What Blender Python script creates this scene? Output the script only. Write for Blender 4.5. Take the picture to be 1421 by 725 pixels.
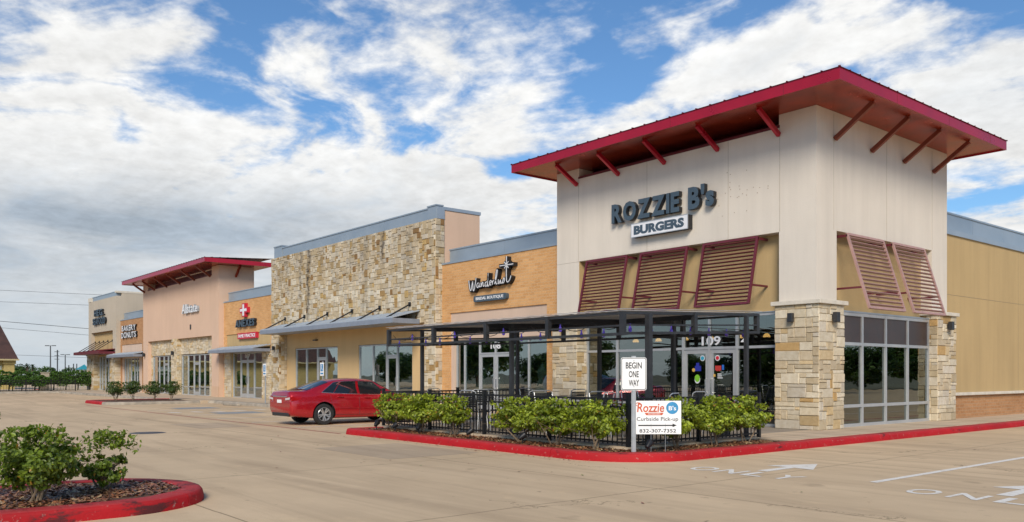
import bpy, bmesh, math, random
import numpy as np
from mathutils import Vector, Matrix
R = math.radians
scene = bpy.context.scene
for o in list(bpy.data.objects): bpy.data.objects.remove(o, do_unlink=True)
COL = scene.collection

# ------------------------------------------------------------------ camera
YAW = R(50.33)
CAM = Vector((10.354, -17.695, 1.43))
cd = bpy.data.cameras.new('camera'); cam = bpy.data.objects.new('camera', cd); COL.objects.link(cam)
cam.location = CAM; cam.rotation_euler = (R(90), 0, YAW)
cd.sensor_width = 36; cd.lens = 36 * 1171 / 1421; cd.shift_y = (520 - 362.5) / 1421
cd.clip_start = 0.1; cd.clip_end = 4000
scene.camera = cam
scene.view_settings.view_transform = 'Standard'; scene.view_settings.look = 'None'
scene.view_settings.gamma = 1; scene.view_settings.exposure = 0.64
scene.render.resolution_x = 1024; scene.render.resolution_y = 522
scene.cycles.max_bounces = 7; scene.cycles.transparent_max_bounces = 12
scene.cycles.diffuse_bounces = 3; scene.cycles.glossy_bounces = 3

# ------------------------------------------------------------------ sun
SUN_EL, SUN_AZ = R(34), math.atan2(-0.72, 0.70)      # direction towards the sun (math angle, x to y)
sd = bpy.data.lights.new('sun', 'SUN'); sd.energy = 2.3; sd.angle = R(22); sd.color = (1, .89, .74)
sun = bpy.data.objects.new('sun', sd); COL.objects.link(sun)
sdir = Vector((math.cos(SUN_EL) * math.cos(SUN_AZ), math.cos(SUN_EL) * math.sin(SUN_AZ), math.sin(SUN_EL)))
sun.rotation_euler = sdir.to_track_quat('Z', 'Y').to_euler(); sun.location = (0, 0, 40)

# ------------------------------------------------------------------ node helper
class NT:
    def __init__(s, tree): s.t = tree; s.n = tree.nodes; s.l = tree.links
    def new(s, typ, **kw):
        n = s.n.new(typ)
        for k, v in kw.items(): setattr(n, k, v)
        return n
    def set(s, sock, v):
        if hasattr(v, 'links') or isinstance(v, bpy.types.NodeSocket): s.l.new(v, sock)
        elif isinstance(v, (tuple, list)):
            v = tuple(v)
            if sock.type == 'RGBA' and len(v) == 3: v = v + (1,)
            sock.default_value = v
        else:
            sock.default_value = (v, v, v) if sock.type == 'VECTOR' else ((v, v, v, 1) if sock.type == 'RGBA' else v)
    def m(s, op, a, b=0.0, c=None, clamp=False):
        n = s.new('ShaderNodeMath', operation=op, use_clamp=clamp); s.set(n.inputs[0], a); s.set(n.inputs[1], b)
        if c is not None: s.set(n.inputs[2], c)
        return n.outputs[0]
    def vm(s, op, a, b=None):
        n = s.new('ShaderNodeVectorMath', operation=op); s.set(n.inputs[0], a)
        if b is not None: s.set(n.inputs[1], b)
        return n.outputs[1] if op in ('DOT_PRODUCT', 'LENGTH', 'DISTANCE') else n.outputs[0]
    def noise(s, vec, scale, detail=4, rough=.55, dist=0.0):
        n = s.new('ShaderNodeTexNoise'); s.set(n.inputs['Vector'], vec); n.inputs['Scale'].default_value = scale
        n.inputs['Detail'].default_value = detail; n.inputs['Roughness'].default_value = rough; n.inputs['Distortion'].default_value = dist
        return n.outputs[0]
    def mapr(s, v, a, b, c=0.0, d=1.0, smooth=False):
        n = s.new('ShaderNodeMapRange'); n.clamp = True
        if smooth: n.interpolation_type = 'SMOOTHSTEP'
        s.set(n.inputs[0], v)
        for i, x in enumerate((a, b, c, d)): s.set(n.inputs[i + 1], x)
        return n.outputs[0]
    def mix(s, f, a, b, mode='MIX'):
        n = s.new('ShaderNodeMix', data_type='RGBA', blend_type=mode)
        s.set(n.inputs[0], f); s.set(n.inputs[6], a); s.set(n.inputs[7], b); return n.outputs[2]
    def sep(s, v): n = s.new('ShaderNodeSeparateXYZ'); s.set(n.inputs[0], v); return n.outputs
    def comb(s, x, y, z):
        n = s.new('ShaderNodeCombineXYZ'); s.set(n.inputs[0], x); s.set(n.inputs[1], y); s.set(n.inputs[2], z); return n.outputs[0]
    def bump(s, h, strength=.3, dist=.01, normal=None):
        n = s.new('ShaderNodeBump'); n.inputs['Strength'].default_value = strength; n.inputs['Distance'].default_value = dist
        s.set(n.inputs['Height'], h)
        if normal is not None: s.l.new(normal, n.inputs['Normal'])
        return n.outputs[0]

# ------------------------------------------------------------------ world: sky and real clouds far overhead
w = bpy.data.worlds.new('World'); scene.world = w; w.use_nodes = True
N = NT(w.node_tree); w.node_tree.nodes.clear()
sky = N.new('ShaderNodeTexSky', sky_type='NISHITA'); sky.sun_disc = False
sky.sun_elevation = SUN_EL; sky.sun_rotation = R(90) - SUN_AZ
sky.air_density = 1.0; sky.dust_density = 0.6; sky.ozone_density = 2.0
tc = N.new('ShaderNodeTexCoord'); D = tc.outputs['Generated']
dx, dy, dz = N.sep(D)
dzc = N.m('MAXIMUM', dz, 0.0)
den = N.m('ADD', dzc, 0.20)
P = N.comb(N.m('DIVIDE', dx, den), N.m('DIVIDE', dy, den), 0.0)
warp = N.noise(P, 1.3, 3, .5)
Pw = N.vm('ADD', P, N.comb(warp, N.m('MULTIPLY', warp, .7), 3.3))
n1 = N.noise(Pw, 4.6, 5, .52, .15)
n2 = N.noise(P, 19.0, 7, .60, .12)
az = N.m('ARCTAN2', dy, dx); el = N.m('ARCSINE', dz)
def pix_dir(px, py):                                   # a place in the sky as azimuth and elevation
    u, v = (px - 710.5) / 1171, (520 - py) / 1171
    x, y = u * math.cos(YAW) - math.sin(YAW), u * math.sin(YAW) + math.cos(YAW)
    return math.atan2(y, x), math.atan2(v, math.hypot(x, y))
def blob(px, py, sx, sy, tilt=0.0):
    a, e = pix_dir(px, py); sx /= 1171.; sy /= 1171.
    da = N.m('MULTIPLY', N.m('SUBTRACT', az, a), -1.0); de = N.m('SUBTRACT', el, e)
    c, s = math.cos(tilt), math.sin(tilt)
    p = N.m('ADD', N.m('MULTIPLY', da, c / sx), N.m('MULTIPLY', de, s / sx))
    q = N.m('ADD', N.m('MULTIPLY', da, -s / sy), N.m('MULTIPLY', de, c / sy))
    d2 = N.m('ADD', N.m('MULTIPLY', p, p), N.m('MULTIPLY', q, q))
    return N.m('EXPONENT', N.m('MULTIPLY', d2, -1.0))
def total(items):
    acc = None
    for amp, b in items:
        t = N.m('MULTIPLY', b, amp); acc = t if acc is None else N.m('ADD', acc, t)
    return acc
cover = total([(.66, blob(200, 480, 640, 240)), (.16, blob(80, 215, 260, 50, -.05)), (.26, blob(590, 300, 170, 80)), (.14, blob(420, 60, 60, 60, -.4)),
               (.12, blob(130, 70, 90, 50, -.3)), (.16, blob(640, 60, 150, 50, .15)), (.30, blob(900, 140, 250, 36, .30)), (.20, blob(690, 165, 90, 22, .45)),
               (.34, blob(1320, 190, 220, 120)), (.22, blob(1180, 40, 200, 60, .1)), (.3, blob(1400, 400, 300, 70)), (.10, blob(930, 40, 120, 30)),
               (-.08, blob(560, 195, 90, 22, -.05)), (-.13, blob(330, 40, 50, 60)), (-.12, blob(250, 120, 140, 20, -.2)), (.10, blob(480, 50, 420, 55)), (.07, blob(80, 60, 160, 80)), (.12, blob(600, 130, 120, 30, .2)), (.10, blob(310, 55, 90, 40, -.3)), (.08, blob(250, 150, 120, 25, -.2)),
               (-.20, blob(790, 185, 120, 24, .5)), (-.14, blob(1010, 45, 50, 30)), (-.12, blob(700, 240, 60, 22)), (-.30, blob(1400, 272, 90, 12, .1)), (-.12, blob(1180, 110, 60, 18))])
dens = N.m('ADD', N.m('ADD', n1, N.m('MULTIPLY', n2, .28)), cover)
mask = N.mapr(dens, .70, .96, 0, 1, True)
n3 = N.noise(Pw, 2.6, 7, .6, .4)
ell = N.comb(N.m('MULTIPLY', az, 2.0), N.m('MULTIPLY', el, 16.0), 1.7)
n4 = N.noise(ell, 1.3, 6, .55, .5)
grey = total([(.95, blob(40, 330, 300, 70, .02)), (.35, blob(330, 300, 220, 55)), (.55, blob(100, 470, 400, 60)), (.25, blob(1400, 120, 110, 50)), (.22, blob(560, 330, 170, 60))])
thick = N.mapr(dens, .95, 1.4, 0, 1, True)
g = N.m('ADD', N.m('MULTIPLY', grey, N.mapr(n4, .25, .70, .25, 1.25)), N.m('MULTIPLY', thick, N.mapr(n3, .38, .62, .0, .55)), clamp=True)
lum = N.mapr(N.m('ADD', N.m('MULTIPLY', n2, .6), N.m('MULTIPLY', n3, .8)), .50, .90, .82, 1.12)
cloud = N.mix(g, (8.3, 8.3, 8.2, 1), (3.9, 4.55, 5.3, 1))
cloud = N.vm('MULTIPLY', cloud, N.comb(lum, lum, lum))
skyc = N.vm('MULTIPLY', sky.outputs[0], (.72, .99, 1.20))
col = N.mix(mask, skyc, cloud)
haze = N.mapr(el, 0.0, .17, .80, 0, True)
col = N.mix(haze, col, N.mix(N.mapr(n4, .3, .7), (4.7, 5.4, 6.0, 1), (6.6, 7.0, 7.2, 1)))
bg = N.new('ShaderNodeBackground'); N.l.new(col, bg.inputs[0]); bg.inputs[1].default_value = 0.072
wo = N.new('ShaderNodeOutputWorld'); N.l.new(bg.outputs[0], wo.inputs[0])

# ------------------------------------------------------------------ materials
def base_mat(name):
    m = bpy.data.materials.new(name); m.use_nodes = True; t = NT(m.node_tree); b = m.node_tree.nodes['Principled BSDF']
    return m, t, b
def pos(t): return t.new('ShaderNodeNewGeometry').outputs['Position']
def objc(t): return t.new('ShaderNodeTexCoord').outputs['Object']
def plain(name, c, rough=.6, metal=0., var=.12, scale=6, bump=.0, bscale=60, spec=.5, coat=0., stretch=(1, 1, 1)):
    m, t, b = base_mat(name)
    v = t.vm('MULTIPLY', objc(t), stretch)
    n = t.mapr(t.noise(v, scale, 5), .3, .7)
    t.set(b.inputs['Base Color'], t.mix(n, tuple(x * (1 - var) for x in c), tuple(min(1, x * (1 + var)) for x in c)))
    t.set(b.inputs['Roughness'], t.mapr(n, 0, 1, max(.02, rough * .85), min(1, rough * 1.15)))
    b.inputs['Metallic'].default_value = metal; b.inputs['Specular IOR Level'].default_value = spec
    b.inputs['Coat Weight'].default_value = coat; b.inputs['Coat Roughness'].default_value = .04
    if bump: t.l.new(t.bump(t.noise(v, bscale, 3), bump, .004), b.inputs['Normal'])
    return m
def stucco(name, c, streak=.13):
    m, t, b = base_mat(name); p = pos(t)
    big = t.mapr(t.noise(p, .45, 5), .3, .72)
    run = t.mapr(t.noise(t.vm('MULTIPLY', p, (2.6, 2.6, .22)), 1.0, 6, .6), .42, .78)
    cc = t.mix(big, tuple(x * .94 for x in c), tuple(x * 1.05 for x in c))
    cc = t.mix(t.m('MULTIPLY', run, streak * 2.0), cc, tuple(x * .62 for x in c))
    fine = t.noise(p, 38, 4, .6)
    cc = t.mix(t.mapr(fine, .3, .7, 0, .22), cc, tuple(x * .8 for x in c))
    t.set(b.inputs['Base Color'], cc); b.inputs['Roughness'].default_value = .9; b.inputs['Specular IOR Level'].default_value = .2
    t.l.new(t.bump(t.m('ADD', fine, t.m('MULTIPLY', t.noise(p, 2.2, 3), 1.5)), .35, .012), b.inputs['Normal'])
    return m
def wallvec(t):
    g = t.new('ShaderNodeNewGeometry'); x, y, z = t.sep(g.outputs['Position']); nx = t.sep(g.outputs['True Normal'])[0]
    f = t.m('GREATER_THAN', t.m('ABSOLUTE', nx), .5)
    u = t.m('ADD', t.m('MULTIPLY', x, t.m('SUBTRACT', 1.0, f)), t.m('MULTIPLY', y, f))
    return t.comb(u, z, 0.0), g.outputs['Position']
def brick(name, c1, c2, mortar):
    m, t, b = base_mat(name); v, p = wallvec(t)
    n = t.new('ShaderNodeTexBrick'); t.set(n.inputs['Vector'], v)
    n.inputs['Color1'].default_value = c1 + (1,); n.inputs['Color2'].default_value = c2 + (1,); n.inputs['Mortar'].default_value = mortar + (1,)
    n.inputs['Scale'].default_value = 1; n.inputs['Mortar Size'].default_value = .009; n.inputs['Mortar Smooth'].default_value = .3
    n.inputs['Bias'].default_value = -.1; n.inputs['Brick Width'].default_value = .29; n.inputs['Row Height'].default_value = .094
    cc = t.mix(t.mapr(t.noise(p, .8, 5), .35, .7, 0, .45), n.outputs['Color'], tuple(x * .72 for x in c1))
    cc = t.mix(t.mapr(t.noise(p, 24, 4), .4, .7, 0, .4), cc, tuple(min(1, x * 1.35) for x in c2))
    t.set(b.inputs['Base Color'], cc); b.inputs['Roughness'].default_value = .88; b.inputs['Specular IOR Level'].default_value = .25
    h = t.m('ADD', t.m('MULTIPLY', n.outputs['Fac'], -1.0), t.m('MULTIPLY', t.noise(p, 45, 3), .4))
    t.l.new(t.bump(h, .5, .008), b.inputs['Normal'])
    return m
def stone(name, stain=0.0):
    m, t, b = base_mat(name); p = pos(t)
    a = t.new('ShaderNodeAttribute'); a.attribute_name = 'Col'; c = a.outputs['Color']
    n = t.noise(p, 9, 6, .6)
    c = t.mix(t.mapr(n, .35, .7, 0, .55), c, t.vm('MULTIPLY', c, (.72, .66, .55)))
    c = t.mix(t.mapr(t.noise(p, 34, 5), .5, .75, 0, .5), c, t.vm('MULTIPLY', c, (1.2, 1.17, 1.1)))
    if stain:
        x, y, z = t.sep(p)
        acc = None
        for x0, wd, amp, zl in ((-26.15, .15, 1.0, 3.9), (-27.0, .16, .55, 4.6), (-19.5, .14, .9, 6.0), (-20.9, .34, .35, 3.9), (-23.6, .5, .22, 5.0), (-17.5, .3, .3, 5.2), (-28.6, .4, .25, 5.2)):
            q = t.m('DIVIDE', t.m('SUBTRACT', t.m('ADD', x, t.mapr(t.noise(t.vm('MULTIPLY', p, (.4, .4, 1.6)), 1.3, 4), .3, .7, -.16, .16)), x0), wd)
            s = t.m('MULTIPLY', t.m('EXPONENT', t.m('MULTIPLY', t.m('MULTIPLY', q, q), -1.0)), amp)
            s = t.m('MULTIPLY', s, t.mapr(z, zl - .3, zl + .5, 0, 1, True)); acc = s if acc is None else t.m('ADD', acc, s)
        band = t.m('MULTIPLY', t.mapr(z, 5.0, 7.1, 0, .45, True), t.mapr(t.noise(t.vm('MULTIPLY', p, (1, 1, .35)), 1.1, 5), .4, .65))
        acc = t.m('ADD', acc, band)
        acc = t.m('MULTIPLY', acc, t.mapr(t.noise(p, 5, 5), .32, .6, .35, 1.1))
        c = t.mix(t.m('MULTIPLY', acc, .85, clamp=True), c, (.075, .062, .05, 1))
    t.set(b.inputs['Base Color'], c); b.inputs['Roughness'].default_value = .92; b.inputs['Specular IOR Level'].default_value = .2
    t.l.new(t.bump(t.m('ADD', n, t.m('MULTIPLY', t.noise(p, 40, 4), .5)), .7, .02), b.inputs['Normal'])
    return m
def glass(name, tint=(.46, .55, .55), refl=.26, reflc=(.95, 1, 1)):
    m = bpy.data.materials.new(name); m.use_nodes = True; t = NT(m.node_tree); t.n.clear()
    tr = t.new('ShaderNodeBsdfTransparent'); tr.inputs[0].default_value = tint + (1,)
    gl = t.new('ShaderNodeBsdfGlossy'); gl.inputs['Roughness'].default_value = .0; gl.inputs[0].default_value = reflc + (1,)
    t.l.new(t.bump(t.noise(pos(t), .8, 2), .12, .02), gl.inputs['Normal'])
    lw = t.new('ShaderNodeLayerWeight'); lw.inputs['Blend'].default_value = .5
    f = t.m('ADD', refl, t.m('MULTIPLY', t.m('POWER', lw.outputs['Facing'], 3.0), .75), clamp=True)
    mx = t.new('ShaderNodeMixShader'); t.set(mx.inputs[0], f); t.l.new(tr.outputs[0], mx.inputs[1]); t.l.new(gl.outputs[0], mx.inputs[2])
    o = t.new('ShaderNodeOutputMaterial'); t.l.new(mx.outputs[0], o.inputs[0]); return m
def emis(name, c, s):
    m, t, b = base_mat(name); b.inputs['Base Color'].default_value = c + (1,); b.inputs['Emission Color'].default_value = c + (1,); b.inputs['Emission Strength'].default_value = s
    return m
def leafm(name, trans=.35, tint=(1, 1, 1)):
    m = bpy.data.materials.new(name); m.use_nodes = True; t = NT(m.node_tree); b = m.node_tree.nodes['Principled BSDF']
    a = t.new('ShaderNodeAttribute'); a.attribute_name = 'Col'; c = t.vm('MULTIPLY', a.outputs['Color'], tint)
    t.set(b.inputs['Base Color'], c); b.inputs['Roughness'].default_value = .42; b.inputs['Specular IOR Level'].default_value = .5
    tl = t.new('ShaderNodeBsdfTranslucent'); t.set(tl.inputs[0], t.vm('MULTIPLY', c, (1.5, 1.4, .6)))
    mx = t.new('ShaderNodeMixShader'); mx.inputs[0].default_value = trans
    t.l.new(b.outputs[0], mx.inputs[1]); t.l.new(tl.outputs[0], mx.inputs[2]); t.l.new(mx.outputs[0], m.node_tree.nodes['Material Output'].inputs[0])
    return m
def concrete(name, c, lot=True, joints=None):
    m, t, b = base_mat(name); p = pos(t); x, y, z = t.sep(p)
    big = t.mapr(t.noise(p, .13, 6, .6), .32, .68)
    cc = t.mix(big, tuple(v * .84 for v in c), tuple(v * 1.10 for v in c))
    med = t.noise(t.vm('MULTIPLY', p, (.55, 1.3, 1)), .9, 7, .62)
    cc = t.mix(t.mapr(med, .40, .66, 0, .42), cc, (c[0] * .66, c[1] * .64, c[2] * .62, 1))
    wear = t.noise(t.vm('MULTIPLY', p, (.10, 1.1, 1)), 1.0, 5, .6, .8)
    cc = t.mix(t.mapr(wear, .48, .64, 0, .46), cc, (c[0] * .52, c[1] * .50, c[2] * .50, 1))
    cc = t.mix(t.mapr(t.noise(p, 2.6, 5, .6), .58, .74, 0, .30), cc, (c[0] * 1.2, c[1] * 1.15, c[2] * 1.05, 1))
    if lot:
        spots = t.m('MAXIMUM', t.mapr(t.noise(t.vm('ADD', p, (7.1, 3.3, 0)), 1.7, 3, .5), .66, .76, 0, .5), t.mapr(t.noise(p, 5.5, 2, .5), .71, .76, 0, .6))
        cc = t.mix(spots, cc, (c[0] * .35, c[1] * .34, c[2] * .34, 1))
    fine = t.noise(p, 70, 4, .7)
    cc = t.mix(t.mapr(fine, .35, .7, 0, .35), cc, (c[0] * .7, c[1] * .68, c[2] * .66, 1))
    jx, jy, wd = joints or (4.7, 4.9, .012)
    wob = t.mapr(t.noise(p, .7, 3), .3, .7, -.015, .015)
    def line(v, per):
        q = t.m('ABSOLUTE', t.m('SUBTRACT', t.m('FRACT', t.m('DIVIDE', t.m('ADD', v, t.m('ADD', 100.0, wob)), per)), .5))
        return t.m('GREATER_THAN', q, .5 - wd / per)
    j = t.m('MAXIMUM', line(x, jx), line(t.m('ADD', y, 2.65), jy))
    vor = t.new('ShaderNodeTexVoronoi', feature='DISTANCE_TO_EDGE'); vor.inputs['Scale'].default_value = .17
    t.set(vor.inputs['Vector'], t.vm('ADD', p, t.vm('MULTIPLY', t.comb(t.noise(p, 1.1, 6, .7), t.noise(p, 1.4, 6, .7), 0.0), (1.6, 1.6, 0))))
    crack = t.m('MULTIPLY', t.m('LESS_THAN', vor.outputs['Distance'], .0024), t.m('GREATER_THAN', t.noise(p, .23, 2), .53))
    k = t.m('MAXIMUM', j, crack) if lot else j
    cc = t.mix(t.m('MULTIPLY', k, .7), cc, (c[0] * .28, c[1] * .27, c[2] * .25, 1))
    t.set(b.inputs['Base Color'], cc); b.inputs['Roughness'].default_value = .86; b.inputs['Specular IOR Level'].default_value = .3
    h = t.m('SUBTRACT', t.m('ADD', t.m('MULTIPLY', fine, .6), t.m('MULTIPLY', med, .8)), k)
    t.l.new(t.bump(h, .3, .006), b.inputs['Normal'])
    return m
def kerb_paint(name, c, under=(.36, .31, .26), worn=.57):
    m, t, b = base_mat(name); p = pos(t)
    nz = t.sep(t.new('ShaderNodeNewGeometry').outputs['True Normal'])[2]
    cc = t.mix(t.mapr(t.noise(p, 1.2, 5), .3, .7), tuple(v * .8 for v in c), tuple(v * 1.08 for v in c))
    cc = t.mix(t.mapr(nz, .5, .95, 0, .28), cc, (c[0] * 1.05, c[1] + .10, c[2] + .09, 1))       # the tread is chalked and faded
    cc = t.mix(t.mapr(t.noise(p, 13, 7, .72), .60, .68, 0, .7), cc, under + (1,))
    sc = t.noise(t.vm('MULTIPLY', p, (1, 1, 3.5)), 1.4, 7, .72, .4)
    cc = t.mix(t.mapr(sc, worn, worn + .07, 0, .85), cc, (.045, .02, .02, 1))
    t.set(b.inputs['Base Color'], cc); b.inputs['Roughness'].default_value = .7; b.inputs['Specular IOR Level'].default_value = .25
    t.l.new(t.bump(t.noise(p, 30, 5), .45, .01), b.inputs['Normal'])
    return m
def mulchm(name):
    m, t, b = base_mat(name); p = pos(t)
    v = t.new('ShaderNodeTexVoronoi'); v.inputs['Scale'].default_value = 38; t.set(v.inputs['Vector'], t.vm('MULTIPLY', p, (1, .55, 1)))
    f = t.sep(v.outputs['Color'])[0]
    r = t.new('ShaderNodeValToRGB'); t.l.new(f, r.inputs[0]); e = r.color_ramp.elements
    e[0].position = 0; e[0].color = (.030, .016, .010, 1); e[1].position = 1; e[1].color = (.42, .30, .17, 1)
    for q, c in ((.35, (.075, .036, .02, 1)), (.7, (.15, .07, .038, 1)), (.9, (.22, .12, .065, 1))):
        x = e.new(q); x.color = c
    cc = t.mix(t.mapr(t.noise(p, 1.5, 5), .35, .65, 0, .4), r.outputs[0], (.10, .05, .03, 1))
    t.set(b.inputs['Base Color'], cc); b.inputs['Roughness'].default_value = .95
    t.l.new(t.bump(v.outputs['Distance'], .8, .02), b.inputs['Normal'])
    return m

M = dict(
    cream=stucco('cream_stucco', (.69, .625, .54), .15), tan=stucco('tan_stucco', (.49, .35, .175), .2), peach=stucco('peach_stucco', (.64, .45, .33), .08),
    peach2=stucco('pale_peach_stucco', (.60, .41, .28)), sand=stucco('sand_stucco', (.62, .435, .225)), cream2=stucco('grey_cream_stucco', (.50, .43, .34)),
    pink=stucco('pink_beige_stucco', (.60, .45, .35)),
    brick=brick('orange_brick', (.52, .265, .10), (.67, .38, .165), (.56, .40, .24)), brick2=brick('brown_brick', (.36, .175, .075), (.47, .25, .12), (.40, .28, .17)),
    stone=stone('limestone'), stone_old=stone('weathered_limestone', 1.0), mortar=plain('mortar', (.40, .335, .24), .95, var=.2, bump=.3),
    cap=plain('cast_stone', (.60, .545, .455), .85, var=.1, bump=.4, bscale=40), gmetal=plain('grey_coping_metal', (.32, .375, .43), .42, .35, var=.08, scale=1.2),
    gmetal2=plain('pale_coping_metal', (.36, .41, .46), .38, .4, var=.08, scale=1.2),
    canopy=plain('canopy_metal', (.27, .30, .36), .45, .3, var=.08), canopy_top=plain('canopy_sheet', (.42, .48, .55), .4, .3, var=.06),
    red=plain('crimson_roof_metal', (.44, .010, .030), .30, .35, var=.12, scale=1.2, spec=.6), soffit=plain('soffit_red_metal', (.42, .055, .022), .24, .65, var=.35, scale=1.6, bump=.35, bscale=1.7, stretch=(1, 1, 1)),
    roofred=plain('roof_sheet', (.16, .02, .03), .45, .2), maroon=plain('maroon_powder_coat', (.135, .022, .032), .42, .1, var=.12), maroon_pale=plain('pale_maroon', (.42, .25, .22), .5, .1, var=.12),  # maroon_pale is a lighter, pinker maroon for the side-wall shutters
    alu=plain('clear_aluminium', (.50, .51, .52), .38, .45, var=.05), alud=plain('dark_gasket', (.05, .05, .055), .5), black=plain('black_steel', (.014, .014, .016), .42, .2, var=.3),
    dgrey=plain('charcoal_steel', (.04, .041, .045), .45, .3, var=.25), rozz=plain('slate_sign_face', (.055, .085, .115), .5, var=.1), signside=plain('sign_return', (.012, .013, .016), .5),
    white=plain('white_paint', (.80, .80, .80), .5, var=.04), whiteg=plain('sign_white', (.74, .74, .76), .35, var=.05), interior=plain('interior_wall', (.17, .165, .15), .9), interior_l=plain('pale_interior_wall', (.16, .185, .175), .9),
    floor=plain('interior_floor', (.22, .19, .16), .5), glass=glass('shop_glass'), glass2=glass('restaurant_glass', (.46, .48, .45), .20), glassr=glass('side_glass', (.28, .30, .28), .18, (.8, .85, .8)),
    film=plain('brown_window_film', (.055, .036, .034), .35, var=.2), carglass=glass('car_glass', (.10, .12, .12), .10), redp=plain('red_sign', (.50, .015, .04), .4), bluep=plain('blue_decal', (.03, .20, .42), .4),
    carred=plain('red_car_paint', (.42, .006, .014), .25, .35, var=.04, coat=1.0), carwhite=plain('white_car_paint', (.70, .71, .72), .3, 0, var=.03, coat=1.0),
    chrome=plain('chrome', (.75, .75, .76), .15, 1.0, var=.03), wheel=plain('alloy', (.55, .56, .58), .3, .7, var=.05), rubber=plain('rubber', (.018, .018, .019), .8), plastic=plain('black_plastic', (.02, .02, .022), .5),
    taillight=plain('tail_lamp', (.35, .005, .01), .12, 0, coat=1.0), lens=plain('clear_lens', (.62, .56, .58), .12, 0, coat=1.0), galv=plain('galvanised_steel', (.36, .38, .40), .45, .5, var=.12),
    ground=concrete('lot_concrete', (.68, .51, .32)), walk=concrete('sidewalk_concrete', (.62, .49, .345), False, (1.5, 1.55, .012)), patio=concrete('patio_concrete', (.34, .29, .23), False, (1.5, 1.5, .01)),
    kerbgrey=plain('kerb_concrete', (.33, .285, .225), .9, var=.3, scale=3, bump=.4, bscale=30), kerbred=kerb_paint('red_kerb_paint', (.42, .010, .014), worn=.60), kerbred_worn=kerb_paint('worn_red_kerb_paint', (.42, .010, .014), worn=.53), mulch=mulchm('mulch'), chips=None,
    wpaint=None, rline=None, bark=plain('shrub_bark', (.20, .145, .095), .9, var=.3, scale=30, bump=.6, bscale=50), leaf=leafm('leaves'), leafd=leafm('dark_leaves', .25, (.8, .9, .8)),
    housewall=plain('mustard_stucco', (.42, .33, .13), .9), houseroof=plain('brown_shingle', (.07, .034, .028), .9, var=.3, scale=1.5), palewin=plain('pale_window', (.42, .46, .42), .5), teal=plain('teal_fabric', (.03, .27, .33), .6),
    beigebox=plain('beige_block', (.42, .36, .27), .9), wire=plain('wire', (.06, .065, .07), .6), pendant=emis('lit_amber_shade', (1.0, .55, .18), 2.2), purple=plain('violet_bulb', (.10, .06, .42), .3), trunk=plain('tree_bark', (.10, .075, .05), .95, var=.3, scale=4, bump=.6, bscale=12),
    gown=plain('ivory_gown', (.66, .66, .58), .7), louv=plain('dark_red_louvre', (.11, .008, .014), .5, .1), bracket=plain('brown_bracket', (.20, .045, .025), .4, .2))
def paintm(name, c, base, worn=.5):
    m, t, b = base_mat(name); p = pos(t)
    f = t.mapr(t.noise(p, 9, 7, .7), worn, worn + .14, 0, .8)
    t.set(b.inputs['Base Color'], t.mix(f, c + (1,), base + (1,))); b.inputs['Roughness'].default_value = .75
    t.l.new(t.bump(t.noise(p, 60, 3), .25, .005), b.inputs['Normal']); return m
M['wpaint'] = paintm('white_road_paint', (.80, .76, .68), (.50, .40, .28), .53)
M['wfresh'] = paintm('fresh_white_road_paint', (.85, .83, .78), (.5, .4, .28), .70)
M['rline'] = paintm('red_road_paint', (.40, .085, .06), (.38, .30, .23), .47)
M['blueg'] = paintm('faded_blue_road_paint', (.26, .29, .31), (.38, .32, .25), .5)

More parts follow.
